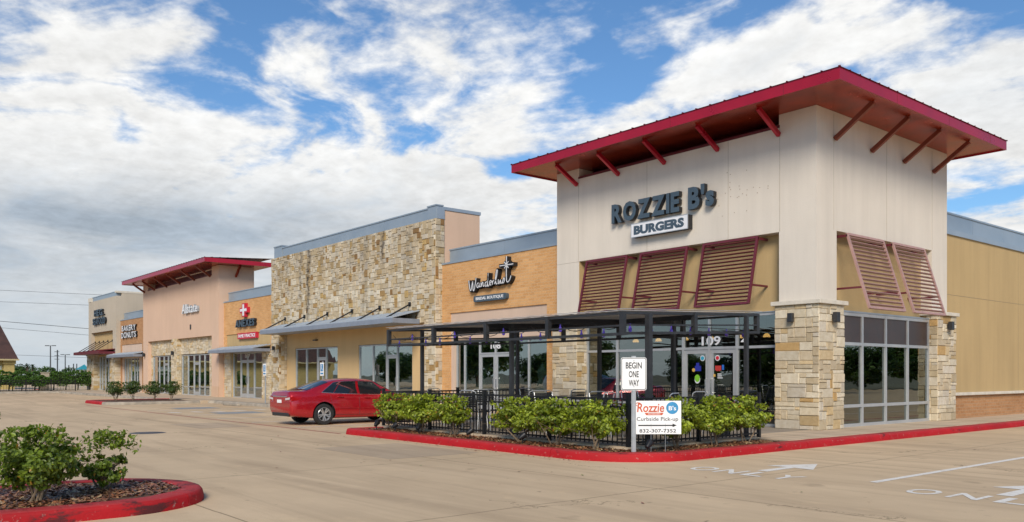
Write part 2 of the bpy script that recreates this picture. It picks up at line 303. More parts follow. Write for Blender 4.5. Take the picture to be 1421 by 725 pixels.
# ------------------------------------------------------------------ mesh collector
class MB:
    def __init__(s): s.v = []; s.f = []; s.mi = []; s.c = None; s.cur = 0
    def add(s, vs, fs, mi=None):
        n = len(s.v); s.v += [tuple(v) for v in vs]; s.f += [tuple(i + n for i in f) for f in fs]; s.mi += [s.cur if mi is None else mi] * len(fs); return s
    def box(s, x0, x1, y0, y1, z0, z1, mi=None):
        v = [(x, y, z) for z in (z0, z1) for y in (y0, y1) for x in (x0, x1)]
        return s.add(v, [(0, 2, 3, 1), (4, 5, 7, 6), (0, 1, 5, 4), (2, 6, 7, 3), (0, 4, 6, 2), (1, 3, 7, 5)], mi)
    def obox(s, mtx, sx, sy, sz, mi=None):
        v = [mtx @ Vector((x * sx / 2, y * sy / 2, z * sz / 2)) for z in (-1, 1) for y in (-1, 1) for x in (-1, 1)]
        return s.add(v, [(0, 2, 3, 1), (4, 5, 7, 6), (0, 1, 5, 4), (2, 6, 7, 3), (0, 4, 6, 2), (1, 3, 7, 5)], mi)
    def bar(s, a, b, wd, ht, up=(0, 0, 1), mi=None):
        a, b = Vector(a), Vector(b); d = b - a; L = d.length; d.normalize(); u = Vector(up)
        if abs(d.dot(u)) > .98: u = Vector((1, 0, 0))
        r = d.cross(u).normalized(); u = r.cross(d)
        m = Matrix.Translation((a + b) / 2) @ Matrix((r, d, u)).transposed().to_4x4()
        return s.obox(m, wd, L, ht, mi)
    def tube(s, pts, r, n=8, mi=None, cap=True):
        pts = [Vector(p) for p in pts]; rs = r if isinstance(r, (list, tuple)) else [r] * len(pts)
        vs = []; up0 = Vector((0, 0, 1))
        for i, p in enumerate(pts):
            d = (pts[min(i + 1, len(pts) - 1)] - pts[max(i - 1, 0)]).normalized()
            u = up0 if abs(d.dot(up0)) < .95 else Vector((1, 0, 0))
            a = d.cross(u).normalized(); b = a.cross(d)
            vs += [p + (a * math.cos(2 * math.pi * k / n) + b * math.sin(2 * math.pi * k / n)) * rs[i] for k in range(n)]
        fs = []
        for i in range(len(pts) - 1):
            for k in range(n):
                fs.append((i * n + k, i * n + (k + 1) % n, (i + 1) * n + (k + 1) % n, (i + 1) * n + k))
        if cap: fs += [tuple(range(n))[::-1], tuple((len(pts) - 1) * n + k for k in range(n))]
        return s.add(vs, fs, mi)
    def lathe(s, prof, mtx=Matrix(), n=24, mi=None):            # prof: (r, z) pairs round local z
        vs = []; fs = []
        for r_, z_ in prof:
            vs += [mtx @ Vector((r_ * math.cos(2 * math.pi * k / n), r_ * math.sin(2 * math.pi * k / n), z_)) for k in range(n)]
        for i in range(len(prof) - 1):
            for k in range(n): fs.append((i * n + k, i * n + (k + 1) % n, (i + 1) * n + (k + 1) % n, (i + 1) * n + k))
        return s.add(vs, fs, mi)
    def poly(s, pts, z0, z1, mi=None):                             # extruded plan polygon (counter-clockwise)
        n = len(pts); vs = [(x, y, z0) for x, y in pts] + [(x, y, z1) for x, y in pts]
        return s.add(vs, [tuple(range(n))[::-1], tuple(range(n, 2 * n))] + [(i, (i + 1) % n, n + (i + 1) % n, n + i) for i in range(n)], mi)
    def build(s, name, mats, parent=None, smooth=False, bevel=0.0):
        off = Vector((0, 0, 0)); p = parent
        while p is not None: off += p.location; p = p.parent
        if not isinstance(mats, (list, tuple)): mats = [mats]
        me = bpy.data.meshes.new(name)
        me.from_pydata([(v[0] - off.x, v[1] - off.y, v[2] - off.z) for v in s.v], [], s.f)
        for m in mats: me.materials.append(m)
        me.polygons.foreach_set('material_index', s.mi)
        if s.c is not None:
            a = me.color_attributes.new('Col', 'FLOAT_COLOR', 'POINT'); a.data.foreach_set('color', np.array(s.c, dtype=np.float32).ravel())
        if smooth:
            me.polygons.foreach_set('use_smooth', [True] * len(me.polygons)); me.set_sharp_from_angle(angle=R(38))
        me.update()
        o = bpy.data.objects.new(name, me); COL.objects.link(o); o.parent = parent
        if bevel:
            b = o.modifiers.new('bevel', 'BEVEL'); b.width = bevel; b.segments = 2; b.limit_method = 'ANGLE'
        return o
def tag(o, label=None, cat=None, group=None, kind=None):
    for k, v in (('label', label), ('category', cat), ('group', group), ('kind', kind)):
        if v: o[k] = v
    return o
def empty(name, loc, label, cat, group=None, rz=0.0):
    o = bpy.data.objects.new(name, None); COL.objects.link(o); o.location = loc; o.rotation_euler = (0, 0, rz); o.empty_display_size = .2
    return tag(o, label, cat, group)
def copy_tree(o, parent=None):
    c = o.copy(); COL.objects.link(c); c.parent = parent
    for ch in list(o.children): copy_tree(ch, c)
    return c
def struct(mb, name, mat, **k): return tag(mb.build(name, mat, **k), kind='structure')

# text as meshes (Blender's own font)
def glyph(ch, bold=0.0, shear=0.0):
    cu = bpy.data.curves.new('t', 'FONT'); cu.body = ch; cu.size = 1; cu.offset = bold; cu.extrude = .5; cu.shear = shear; cu.resolution_u = 3
    ob = bpy.data.objects.new('t', cu); COL.objects.link(ob); bpy.context.view_layer.update()
    me = bpy.data.meshes.new_from_object(ob.evaluated_get(bpy.context.evaluated_depsgraph_get()))
    vs = [tuple(v.co) for v in me.vertices]; fs = [tuple(p.vertices) for p in me.polygons]
    bpy.data.objects.remove(ob); bpy.data.curves.remove(cu); bpy.data.meshes.remove(me)
    return vs, fs
def text_into(mb, s, x0, x1, z0, z1, y, depth, bold=0., shear=0., axis='XZ', mi=0, side=None):
    vs, fs = glyph(s, bold, shear)
    ax = min(v[0] for v in vs); bx = max(v[0] for v in vs); az_ = min(v[1] for v in vs); bz = max(v[1] for v in vs)
    def f(v):
        a = x0 + (v[0] - ax) / (bx - ax) * (x1 - x0); c = z0 + (v[1] - az_) / (bz - az_) * (z1 - z0); d = y - depth * (v[2] + .5)
        if axis == 'XZ': return (a, d, c)
        if axis == 'YZ': return (-d, a, c)          # wall facing +x : y argument = -x plane
        return (a, c, y + depth * (v[2] + .5))      # XY on the ground
    out = [f(v) for v in vs]
    if side is None: mb.add(out, fs, mi)
    else:
        for fc in fs:
            zz = [vs[i][2] for i in fc]
            mb.mi.append(mi if max(zz) - min(zz) < .1 and zz[0] > 0 else side)
        n = len(mb.v); mb.v += out; mb.f += [tuple(i + n for i in fc) for fc in fs]
    return mb
def adv(ch, bold, cache={}):
    if ch not in cache:
        vs, _ = glyph(ch, bold); cache[ch] = (min(v[0] for v in vs), max(v[0] for v in vs), min(v[1] for v in vs), max(v[1] for v in vs))
    return cache[ch]
def channel_letters(s, x0, x1, z0, z1, y, depth, parent, face, side, bold=.03, gap=.10, space=.35, h_over=None):
    """each letter a mesh of its own; returns nothing"""
    hs = [adv(c, bold) for c in s if c != ' ']; cap = max(b[3] for c, b in zip([c for c in s if c != ' '], hs) if c.isupper() or c.isdigit())
    tot = sum((space if c == ' ' else adv(c, bold)[1] - adv(c, bold)[0] + gap) for c in s) - gap
    k = (x1 - x0) / tot; x = x0
    for c in s:
        if c == ' ': x += space * k; continue
        b = adv(c, bold); wd = (b[1] - b[0]) * k
        mb = MB(); text_into(mb, c, x, x + wd, z0 + (b[2] if b[2] > .05 or b[2] < -.08 else 0) / cap * (z1 - z0), z0 + b[3] / cap * (z1 - z0), y, depth, bold, mi=0, side=1)
        mb.build('letter', [face, side], parent); x += wd + gap * k

# ashlar stonework
def ashlar(W, Hh, cw, ch, rng, sizes, holes=()):
    nx = max(1, round(W / cw)); nz = max(1, round(Hh / ch)); cw, ch = W / nx, Hh / nz
    occ = [[any(a < (i + .5) * cw < b and c < (j + .5) * ch < d for a, b, c, d in holes) for i in range(nx)] for j in range(nz)]
    jx = [0] + [rng.uniform(-.22, .22) * cw for _ in range(nx - 1)] + [0]; jz = [0] + [rng.uniform(-.2, .2) * ch for _ in range(nz - 1)] + [0]
    out = []
    for j in range(nz):
        for i in range(nx):
            if occ[j][i]: continue
            a, b = rng.choice(sizes)
            while True:
                if i + a <= nx and j + b <= nz and not any(occ[jj][ii] for jj in range(j, j + b) for ii in range(i, i + a)): break
                if a > 1: a -= 1
                elif b > 1: b -= 1
                else: break
            for jj in range(j, j + b):
                for ii in range(i, i + a): occ[jj][ii] = True
            out.append((i * cw + jx[i], (i + a) * cw + jx[i + a], j * ch + jz[j], (j + b) * ch + jz[j + b]))
    return out
CREAM = [(.58, .50, .37), (.54, .45, .32), (.62, .55, .43), (.50, .41, .28), (.56, .50, .41), (.60, .47, .29), (.52, .39, .22), (.47, .31, .14)]
CW = [6, 6, 5, 4, 4, 2.4, 1.2, .5]
OLD = [(.56, .48, .36), (.52, .43, .30), (.60, .54, .43), (.47, .38, .25), (.42, .31, .17), (.54, .48, .39), (.36, .23, .10), (.28, .165, .07), (.46, .32, .14)]
OW = [6, 5, 5, 4, 2, 4, 1.1, .6, 1.2]
def stone_face(mb, O, U, Nn, W, Hh, seed, cw=.19, ch=.125, sizes=((2, 1), (3, 1), (2, 2), (3, 2), (1, 1), (2, 1), (1, 2), (4, 2)), pal=(CREAM, CW), holes=(), proud=.032):
    rng = random.Random(seed); O, U, Nn = Vector(O), Vector(U), Vector(Nn); V = Vector((0, 0, 1))
    if mb.c is None: mb.c = [(.4, .33, .24, 1)] * len(mb.v)
    flip = U.cross(V).dot(Nn) < 0
    for u0, u1, v0, v1 in ashlar(W, Hh, cw, ch, rng, list(sizes), holes):
        g = .003; ins = rng.uniform(.007, .014); p = proud * rng.uniform(.35, 1.15)
        o4 = [(u0 + g, v0 + g), (u1 - g, v0 + g), (u1 - g, v1 - g), (u0 + g, v1 - g)]
        i4 = [(u0 + g + ins * rng.uniform(.6, 1.5), v0 + g + ins * rng.uniform(.6, 1.5)), (u1 - g - ins * rng.uniform(.6, 1.5), v0 + g + ins * rng.uniform(.6, 1.5)),
              (u1 - g - ins * rng.uniform(.6, 1.5), v1 - g - ins * rng.uniform(.6, 1.5)), (u0 + g + ins * rng.uniform(.6, 1.5), v1 - g - ins * rng.uniform(.6, 1.5))]
        vs = [O + U * a + V * b for a, b in o4] + [O + U * a + V * b + Nn * (p * rng.uniform(.8, 1.2)) for a, b in i4]
        fs = [(4, 5, 6, 7), (0, 1, 5, 4), (1, 2, 6, 5), (2, 3, 7, 6), (3, 0, 4, 7)]
        if flip: fs = [f[::-1] for f in fs]
        c = rng.choices(pal[0], pal[1])[0]; k = rng.uniform(.86, 1.12); c = tuple(min(.8, x * k) for x in c) + (1,)
        mb.add(vs, fs, 0); mb.c += [c] * 8
def mortar_box(mb, *a):
    mb.box(*a, 1)
    if mb.c is not None: mb.c += [(.4, .33, .24, 1)] * 8

# storefront glazing in the XZ plane facing -y: xs = mullion centres, zs = rails (full list bottom..top)
def glazing(parent, xs, zs, y, fm='alu', gm='glass', doors=(), double=(), wd=.055, axis='X', skip=(), trans=True):
    """doors: indices i where bay i (xs[i]..xs[i+1]) holds a door leaf up to z_door = zs[-2]"""
    def B(mb, a0, a1, y0, y1, z0, z1):
        if axis == 'X': mb.box(a0, a1, y0, y1, z0, z1)
        else: mb.box(-y1, -y0, a0, a1, z0, z1)                 # plane facing +x ; y given as -x
    h = wd / 2; f = MB()
    for x in xs: B(f, x - h, x + h, y - .05, y + .05, zs[0], zs[-1])
    for i in range(len(xs) - 1):
        zz = [zs[-2], zs[-1]] if i in doors else (list(zs) if trans else list(zs[:-2]) + [zs[-1]])
        for z in zz: B(f, xs[i] + h, xs[i + 1] - h, y - .045, y + .045, min(max(z - h, zs[0]), zs[-1] - wd), min(max(z - h, zs[0]), zs[-1] - wd) + wd)
    f.build('storefront_frame', M[fm], parent)
    for i in range(len(xs) - 1):
        zl = [zs[-2], zs[-1]] if i in doors else (list(zs) if trans else list(zs[:-2]) + [zs[-1]])
        for j in range(len(zl) - 1):
            g = MB(); B(g, xs[i] + h, xs[i + 1] - h, y - .006, y + .006, zl[j] + .02, zl[j + 1] - .02)
            g.build('window_pane', M[gm], parent)
    for i in doors:
        a, b = xs[i] + h + .006, xs[i + 1] - h - .006; zt = zs[-2] - h - .006; zb = zs[0] + .012
        d = MB()
        B(d, a, a + .085, y - .028, y + .022, zb, zt); B(d, b - .085, b, y - .028, y + .022, zb, zt)
        B(d, a + .085, b - .085, y - .028, y + .022, zb, zb + .22); B(d, a + .085, b - .085, y - .028, y + .022, zt - .1, zt)
        d.build('door', M[fm], parent)
        dd = parent.children[-1] if False else None
        ob = [c for c in parent.children if c.name.startswith('door')][-1]
        g = MB(); B(g, a + .085, b - .085, y - .008, y + .004, zb + .22, zt - .1); g.build('door_pane', M[gm], ob)
        hx = (b - .05) if (i in doors and i % 2 == doors[0] % 2) else (a + .05)
        hd = MB()
        def pt(px, py, pz): return (px, py, pz) if axis == 'X' else (-py, px, pz)
        hd.tube([pt(hx, y - .03, .95), pt(hx, y - .085, .97), pt(hx, y - .085, 1.30), pt(hx, y - .03, 1.32)], .012, 6); hd.build('handle', M['chrome'], ob, smooth=True)
        hb = MB(); hb.tube([pt(a + .09, y + .04, 1.08), pt(b - .09, y + .04, 1.08)], .015, 6); hb.build('push_bar', M['chrome'], ob, smooth=True)
def room(parent, x0, x1, y0, y1, z0=.15, z1=3.3, mat='interior'):
    m = MB(); v = [(x, y, z) for z in (z0, z1) for y in (y0, y1) for x in (x0, x1)]
    m.add(v, [(0, 1, 3, 2)], 1); m.add(v, [(4, 6, 7, 5), (2, 3, 7, 6), (0, 2, 6, 4), (1, 5, 7, 3)], 0)
    return m.build('interior', [M[mat], M['floor']], parent)
def coping(parent, x0, x1, y, z0, z1, mat='gmetal', seg=3.0, axis='X', depth=.3):
    m = MB(); n = max(1, round((x1 - x0) / seg)); s = (x1 - x0) / n
    for i in range(n):
        a, b = x0 + i * s + .004, x0 + (i + 1) * s - .004
        if axis == 'X': m.box(a, b, y, y + depth, z0, z1 - .05)
        else: m.box(y - depth, y, a, b, z0, z1 - .05)
    if axis == 'X': m.box(x0 - .02, x1 + .02, y - .03, y + depth + .02, z1 - .05, z1)
    else: m.box(y - depth - .02, y + .03, x0, x1, z1 - .05, z1)
    return m.build('coping', M[mat], parent)
def sconce(parent, p, n, s=1.0):
    p = Vector(p); n = Vector(n); m = MB()
    a = p + n * .02; q = Matrix.Translation(a + n * .075)
    r = Vector((-n.y, n.x, 0)); mt = Matrix((r, n, Vector((0, 0, 1)))).transposed().to_4x4()
    m.obox(Matrix.Translation(p + n * .02) @ mt, .10 * s, .04, .16 * s); m.obox(Matrix.Translation(p + n * .10 * s) @ mt, .16 * s, .13 * s, .26 * s)
    return m.build('wall_lamp', M['dgrey'], parent, bevel=.012)
def awning_canopy(parent, x0, x1, yf, zf, zf2, yw, zw, rods=(), rz=4.15, fm='canopy', top='canopy_top'):
    c = MB()
    c.box(x0, x1, yf - .03, yf, zf, zf2, 0); c.box(x0, x0 + .04, yf, yw - .004, zf, zf2, 0); c.box(x1 - .04, x1, yf, yw - .004, zf, zf2, 0)
    v = [(x0, yf - .03, zf2), (x1, yf - .03, zf2), (x1, yw, zw), (x0, yw, zw)]; v += [(a, b, d + .03) for a, b, d in v]
    c.add(v, [(0, 3, 2, 1), (4, 5, 6, 7), (0, 1, 5, 4), (1, 2, 6, 5), (2, 3, 7, 6), (3, 0, 4, 7)], 1)
    n = max(2, round((x1 - x0) / .45))
    for i in range(n + 1):
        x = x0 + .02 + (x1 - x0 - .04) * i / n; c.bar((x, yf, zf2 + .035), (x, yw - .01, zw + .035), .03, .025, mi=1)
    c.box(x0 + .04, x1 - .04, yf, yw - .004, zf + .01, zf + .03, 0)
    ob = c.build('canopy', [M[fm], M[top]], parent)
    for x in rods:
        r = MB(); r.tube([(x, yw + .0, rz), (x, yf + .12, zf2 + .05)], .032, 6); r.obox(Matrix.Translation((x, yw - .02, rz)), .14, .03, .16); r.build('tie_rod', M['black'], ob)
    return ob

# ================================================================== GROUND
g = MB(); g.add([(-1500, -1500, -.02), (1500, -1500, -.02), (1500, 1500, -.02), (-1500, 1500, -.02)], [(0, 1, 2, 3)])
struct(g, 'ground', plain('far_ground', (.16, .15, .09), .95, var=.3, scale=.05))
g = MB(); g.add([(-160, -60, 0), (70, -60, 0), (70, 60, 0), (-160, 60, 0)], [(0, 1, 2, 3)]); struct(g, 'parking_lot', M['ground'])
def sidewalk(pts, name='sidewalk', z=.15, mat='walk'): m = MB(); m.poly(pts, -.01, z); return struct(m, name, M[mat])
sidewalk([(-31.5, -2.10), (-8.05, -2.10), (-8.05, .9), (-31.5, .9)])
sidewalk([(-68.5, -2.92), (-31.504, -2.92), (-31.504, .9), (-68.5, .9)])
sidewalk([(-.27, -3.1), (1.16, -3.1), (1.16, 60), (-.27, 60)])
sidewalk([(-8.046, -6.62), (.42, -6.62), (.42, -3.104), (1.16, -3.104), (1.16, -3.10), (-.274, -3.10), (-.274, .9), (-8.046, .9)], 'patio_slab', .146, 'patio')
def arc(cx, cy, r, a0, a1, n=10): return [(cx + r * math.cos(R(a0 + (a1 - a0) * i / n)), cy + r * math.sin(R(a0 + (a1 - a0) * i / n))) for i in range(n + 1)]
def kerb(path, name, mat, w=.28, h=.14, seg=3.0, closed=False):
    """path = outer foot line; the kerb lies to its left"""
    prof = [(0, -.01), (.006, h * .35), (.018, h * .72), (.04, h * .93), (.075, h), (w - .03, h + .004), (w, h - .008), (w, -.01)]
    P_ = [Vector((a, b)) for a, b in path]; out = []
    for i in range(len(P_) - 1):                                          # fine resampling
        L = (P_[i + 1] - P_[i]).length; n = max(1, int(L / .4)); out += [P_[i].lerp(P_[i + 1], k / n) for k in range(n)]
    out.append(P_[-1]); P_ = out; rng = random.Random(len(out)); m = MB(); run = 0; ring = []
    def flush():
        if len(ring) < 2: return
        k = len(prof); vs = [v for r_ in ring for v in r_]; fs = []
        for i in range(len(ring) - 1):
            for j in range(k - 1): fs.append((i * k + j, (i + 1) * k + j, (i + 1) * k + j + 1, i * k + j + 1))
        fs += [tuple(range(k)), tuple((len(ring) - 1) * k + j for j in range(k))[::-1]]
        m.add(vs, fs)
    for i, p in enumerate(P_):
        t = (P_[min(i + 1, len(P_) - 1)] - P_[max(i - 1, 0)]).normalized(); nn = Vector((-t.y, t.x))
        if i: run += (P_[i] - P_[i - 1]).length
        jt = rng.uniform(-.004, .004)
        row = [(p.x + nn.x * (a + jt * (b > 0)), p.y + nn.y * (a + jt * (b > 0)), b + (jt if b > .02 else 0)) for a, b in prof]
        ring.append(row)
        if run > seg:
            flush(); run = 0; ring = [[(q[0] + t.x * .012, q[1] + t.y * .012, q[2]) for q in row]]
    flush()
    return struct(m, name, M[mat], smooth=True)
kerb([(-7.95, -2.15), (-7.95, -7.55)] + arc(-7.62, -7.55, .33, 180, 270, 6) + [(-.05, -7.88)] + arc(-.05, -6.38, 1.5, -90, 0, 14) + [(1.45, -2), (1.45, 60)], 'red_kerb', 'kerbred')
kerb([(-36.6, -2.9), (-36.6, -6.2)] + arc(-35.6, -6.2, 1.0, 180, 270, 6) + [(-32.6, -7.2)], 'red_kerb', 'kerbred')
kerb([(-32.59, -7.2), (-32.4, -7.2)] + arc(-32.4, -6.4, .8, -90, 0, 6) + [(-31.6, -2.7), (-31.3, -2.38), (-8.24, -2.38)], 'grey_kerb', 'kerbgrey')
kerb([(-61.2, -3.2), (-36.7, -3.2)], 'grey_kerb', 'kerbgrey')
kerb([(-61.6, -26), (-61.6, -4.0), (-61.2, -3.2)], 'grey_kerb', 'kerbgrey')
def bed(pts, z, name='mulch_bed', mat='mulch'):
    m = MB(); m.poly(pts, 0, z); o = struct(m, name, M[mat]); return o
bed([(-7.6, -7.62), (-.05, -7.62)] + arc(-.05, -6.38, 1.24, -88, 0, 10) + [(1.19, -3.12), (.424, -3.12), (.424, -6.624), (-7.6, -6.624)], .118)
bed([(-36.3, -3.0), (-36.3, -6.3), (-35.6, -6.9), (-32.4, -6.9), (-31.9, -6.3), (-31.9, -3.0)], .12)
bed([(-74, -26), (-61.9, -26), (-61.9, -3.4), (-60.5, -2.93), (-74, -2.93)], .14, 'verge', 'walk')
kerb([(-74, -2.0), (-74, -30)], 'red_kerb', 'kerbred')
kerb([(-68.6, 8), (-68.6, -2.9)], 'grey_kerb', 'kerbgrey')
# kerbed island in the foreground
isl = [(-1.07, -24), (-1.07, -15.3)][::-1]
kerb([(1.36, -24), (1.36, -15.34)] + arc(.145, -15.34, 1.215, 0, 180, 22)[1:] + [(-1.07, -24)], 'red_kerb', 'kerbred_worn', seg=2.1)
bed([(1.11, -24), (1.11, -15.34)] + arc(.145, -15.34, .965, 0, 180, 16)[1:] + [(-.82, -24)], .125)
# loose chips and litter of the mulch, real little pieces
def chips(name, regions, n, seed, label=None):
    rng = random.Random(seed); m = MB(); m.c = []
    for _ in range(n):
        x0, x1, y0, y1, z = rng.choices(regions, [(r[1] - r[0]) * (r[3] - r[2]) for r in regions])[0]
        x, y = rng.uniform(x0, x1), rng.uniform(y0, y1); a = rng.uniform(0, 6.28); l, w_ = rng.uniform(.012, .045), rng.uniform(.005, .014); t = rng.uniform(-.5, .5)
        d = Vector((math.cos(a), math.sin(a), t)) * l; s = Vector((-math.sin(a), math.cos(a), rng.uniform(-.4, .4))) * w_; c = Vector((x, y, z + rng.uniform(.004, .02)))
        m.add([c - d - s, c + d - s, c + d + s, c - d + s], [(0, 1, 2, 3)])
        col_ = rng.choices([(.32, .17, .08), (.18, .075, .038), (.50, .35, .19), (.30, .115, .055), (.08, .04, .025)], [3, 4, .8, 4, 3])[0]
        m.c += [col_ + (1,)] * 4
    return tag(m.build(name, stone_chip), kind='stuff')
stone_chip = leafm('mulch_chips', .0)
chips('mulch_chips', [(-7.5, -.1, -7.6, -6.65, .118), (.44, 1.17, -6.5, -3.2, .118), (-.1, .9, -7.35, -6.65, .118)], 7000, 3)
chips('mulch_chips', [(-.78, 1.08, -19, -15.3, .125), (-.55, .82, -15.3, -14.68, .125), (-.3, .58, -14.68, -14.45, .125)], 9000, 4)

# ---------------------------------------------------------------- painted markings
def marking(name, polys, mat='wpaint', z=.004):
    m = MB()
    for pl in polys: m.add([(x, y, z) for x, y in pl], [tuple(range(len(pl)))])
    return struct(m, name, M[mat])
marking('lane_line', [[(4.75, -6.88), (4.86, -6.88), (4.86, 30), (4.75, 30)]])
def only(x0, widths, gaps, y0=-7.52, y1=-7.03):
    x = x0
    for ch, wd, gp in zip('ONLY', widths, gaps):
        m = MB(); vs, fs = glyph(ch, .015)
        fs = [f for f in fs if all(vs[i][2] > 0 for i in f)]
        ax = min(v[0] for v in vs); bx = max(v[0] for v in vs); ay = min(v[1] for v in vs); by = max(v[1] for v in vs)
        m.add([(x + (v[0] - ax) / (bx - ax) * wd, y0 + (v[1] - ay) / (by - ay) * (y1 - y0), .004) for v in vs], fs)
        struct(m, 'road_lettering', M['wpaint']); x += wd + gp
def arrow(x):
    marking('lane_arrow', [[(x - .09, -6.88), (x + .09, -6.88), (x + .07, -6.14), (x - .07, -6.14)], [(x - .40, -6.16), (x - .07, -6.14), (x + .07, -6.14), (x + .40, -6.16), (x, -5.36)]])
only(2.17, (.40, .36, .34, .36), (.10, .12, .10, 0)); arrow(3.11)
only(5.46, (.38, .36, .34, .38), (.15, .16, .12, 0)); arrow(6.40)
marking('fire_lane_line', [[(-32.6, -7.93), (-8.0, -7.93), (-8.0, -7.83), (-32.6, -7.83)]], 'rline')
for x, y in ((-22.1, -7.24), (-22.11, -6.4), (-22.03, -5.61), (-22.33, -4.65), (-22.6, -3.7)):
    marking('bay_stripe', [[(x - .35, y - .18), (x + .30, y + .02), (x + .30, y + .22), (x - .35, y + .02)]], 'wfresh')
for x in (-24.2, -19.6, -16.8, -14.0, -10.9): marking('bay_line', [[(x, -7.6), (x + .09, -7.6), (x + .09, -2.6), (x, -2.6)]], 'rline' if False else 'wpaint', .0045)
marking('parking_symbol_patch', [[(-21.2, -6.3), (-19.9, -6.3), (-19.9, -4.6), (-21.2, -4.6)], [(-26.6, -6.0), (-25.1, -6.0), (-25.1, -4.3), (-26.6, -4.3)]], 'blueg')
m = MB(); m.lathe([(0, .006), (.33, .006), (.34, .003), (.40, .003), (.42, .0)], Matrix.Translation((-11.26, -11.37, 0)), 28)
tag(m.build('manhole_cover', M['dgrey'], smooth=True), 'round dark manhole cover set flush in the concrete lot', 'manhole cover')

PM = concrete('patch_concrete', (.56, .43, .29), False, (50, 50, .01))
for pl in ([(-4.7, -10.2), (-1.9, -10.2), (-1.9, -8.3), (-4.7, -8.3)], [(5.2, -2.2), (7.4, -2.2), (7.4, 1.8), (5.2, 1.8)], [(-14.6, -9.8), (-12.1, -9.8), (-12.1, -8.4), (-14.6, -8.4)]):
    m = MB(); m.add([(x, y, .002) for x, y in pl], [(0, 1, 2, 3)]); struct(m, 'pavement_patch', PM)
rng = random.Random(77); m = MB(); m.c = []
for _ in range(150):
    if rng.random() < .6: x, y = rng.uniform(-7, .6), -7.92 - abs(rng.gauss(0, .12))
    else: x, y = rng.uniform(-12, 8), rng.uniform(-13.5, -8.2)
    a = rng.uniform(0, 6.28); l = rng.uniform(.012, .035); d = Vector((math.cos(a), math.sin(a), rng.uniform(-.1, .3))) * l; s_ = Vector((-math.sin(a), math.cos(a), rng.uniform(0, .3))) * l * .5; c = Vector((x, y, .012))
    m.add([c - d, c + s_, c + d, c - s_], [(0, 1, 2, 3)]); m.c += [rng.choice([(.10, .05, .02, 1), (.30, .22, .05, 1), (.14, .20, .03, 1), (.22, .04, .02, 1)])] * 4
tag(m.build('leaf_litter', stone_chip), kind='stuff')

# ================================================================== BUILDINGS
FX = Vector((0, -1, 0))
def pier(parent, x0, x1, y0, y1, z1, seed, faces='FR', pal=(CREAM, CW), mat='stone', cw=.19, ch=.125, z0=.15, sizes=None, cap=None, name='stone_pier'):
    m = MB(); m.c = []
    mortar_box(m, x0 + .012, x1 - .012, y0 + .012, y1 - .004, z0 - .01, z1)
    kw = dict(cw=cw, ch=ch, pal=pal);  kw.update(sizes=sizes) if sizes else None
    if 'F' in faces: stone_face(m, (x0, y0 + .012, z0), (1, 0, 0), (0, -1, 0), x1 - x0, z1 - z0, seed, **kw)
    if 'R' in faces: stone_face(m, (x1 - .012, y0, z0), (0, 1, 0), (1, 0, 0), y1 - y0, z1 - z0, seed + 1, **kw)
    if 'L' in faces: stone_face(m, (x0 + .012, y0, z0), (0, 1, 0), (-1, 0, 0), y1 - y0, z1 - z0, seed + 2, **kw)
    if 'B' in faces: stone_face(m, (x0, y1 - .012, z0), (1, 0, 0), (0, 1, 0), x1 - x0, z1 - z0, seed + 3, **kw)
    o = m.build(name, [M[mat], M['mortar']], parent)
    if cap:
        c = MB(); a = .075; c.box(x0 - a, x1 + (a if 'R' in faces else a), y0 - a, y1 + (a if 'R' in faces else 0), z1, z1 + cap); c.build('cap_stone', M['cap'], o, bevel=.012)
    return o

# ---------------- corner tower
T = empty('stucco_tower_building', (-4.5, .16, .15), 'tall cream stucco corner restaurant with deep red eaves and stone piers', 'building', 'shop units of the strip mall')
m = MB(); Y0 = .16
m.box(-8.98, -8.0, Y0, 1.0, 3.1, 7.66); m.box(-1.14, -.16, Y0, 1.05, 3.1, 7.66)
m.box(-8.0, -1.14, Y0 + .002, .46, 4.85, 7.35)
m.box(-.45, -.162, 1.05, 6.05, 4.85, 7.66); m.box(-.6, -.16, 6.05, 7.0, 3.1, 7.66)
m.box(-8.98, -8.7, 1.0, 8.0, .15, 7.64); m.box(-8.7, -.60, 6.9, 7.0, 3.0, 7.64)
m.build('wall', M['cream'], T)
m = MB(); m.box(-8.0, -1.14, .46, .62, 2.98, 4.85); m.box(-.62, -.46, 1.05, 6.05, 2.96, 4.86)
m.box(-8.0, -7.997, .17, .46, 3.2, 4.84)
m.build('recessed_wall', M['tan'], T)
m = MB(); m.box(-8.0, -1.14, .80, .86, 7.30, 7.66)
for i in range(9): m.box(-8.0, -1.14, .72, .80, 7.37 + i * .031, 7.385 + i * .031)
m.box(-8.0, -1.14, .165, .78, 7.352, 7.362); m.box(-8.02, -1.12, .145, .165, 7.345, 7.41)
m.build('louvre_band', M['louv'], T)
m = MB()                                                       # score lines in the stucco
JM = plain('stucco_joint', (.42, .37, .30), .9)
for x in (-8.02, -5.30, -2.6, -1.12): m = MB(); m.box(x - .006, x + .006, Y0 - .003, Y0, 4.86, 7.34); m.build('control_joint', JM, T)
for y in (.92, 3.5, 6.07): m = MB(); m.box(-.16, -.157, y - .006, y + .006, 4.86, 7.6); m.build('control_joint', JM, T)
m = MB(); m.box(-8.98, -8.0, Y0 - .003, Y0, 4.835, 4.847); m.build('control_joint', JM, T)
pier(T, -1.15, 0, 0, 1.10, 3.06, 11, 'FRL', cap=.10, cw=.165, ch=.108); pier(T, -9.01, -7.93, 0, 1.02, 3.06, 21, 'FRL', cap=.10, cw=.165, ch=.108); pier(T, -.95, 0, 6.05, 7.20, 3.06, 31, 'FRB', cap=.10, cw=.165, ch=.108)
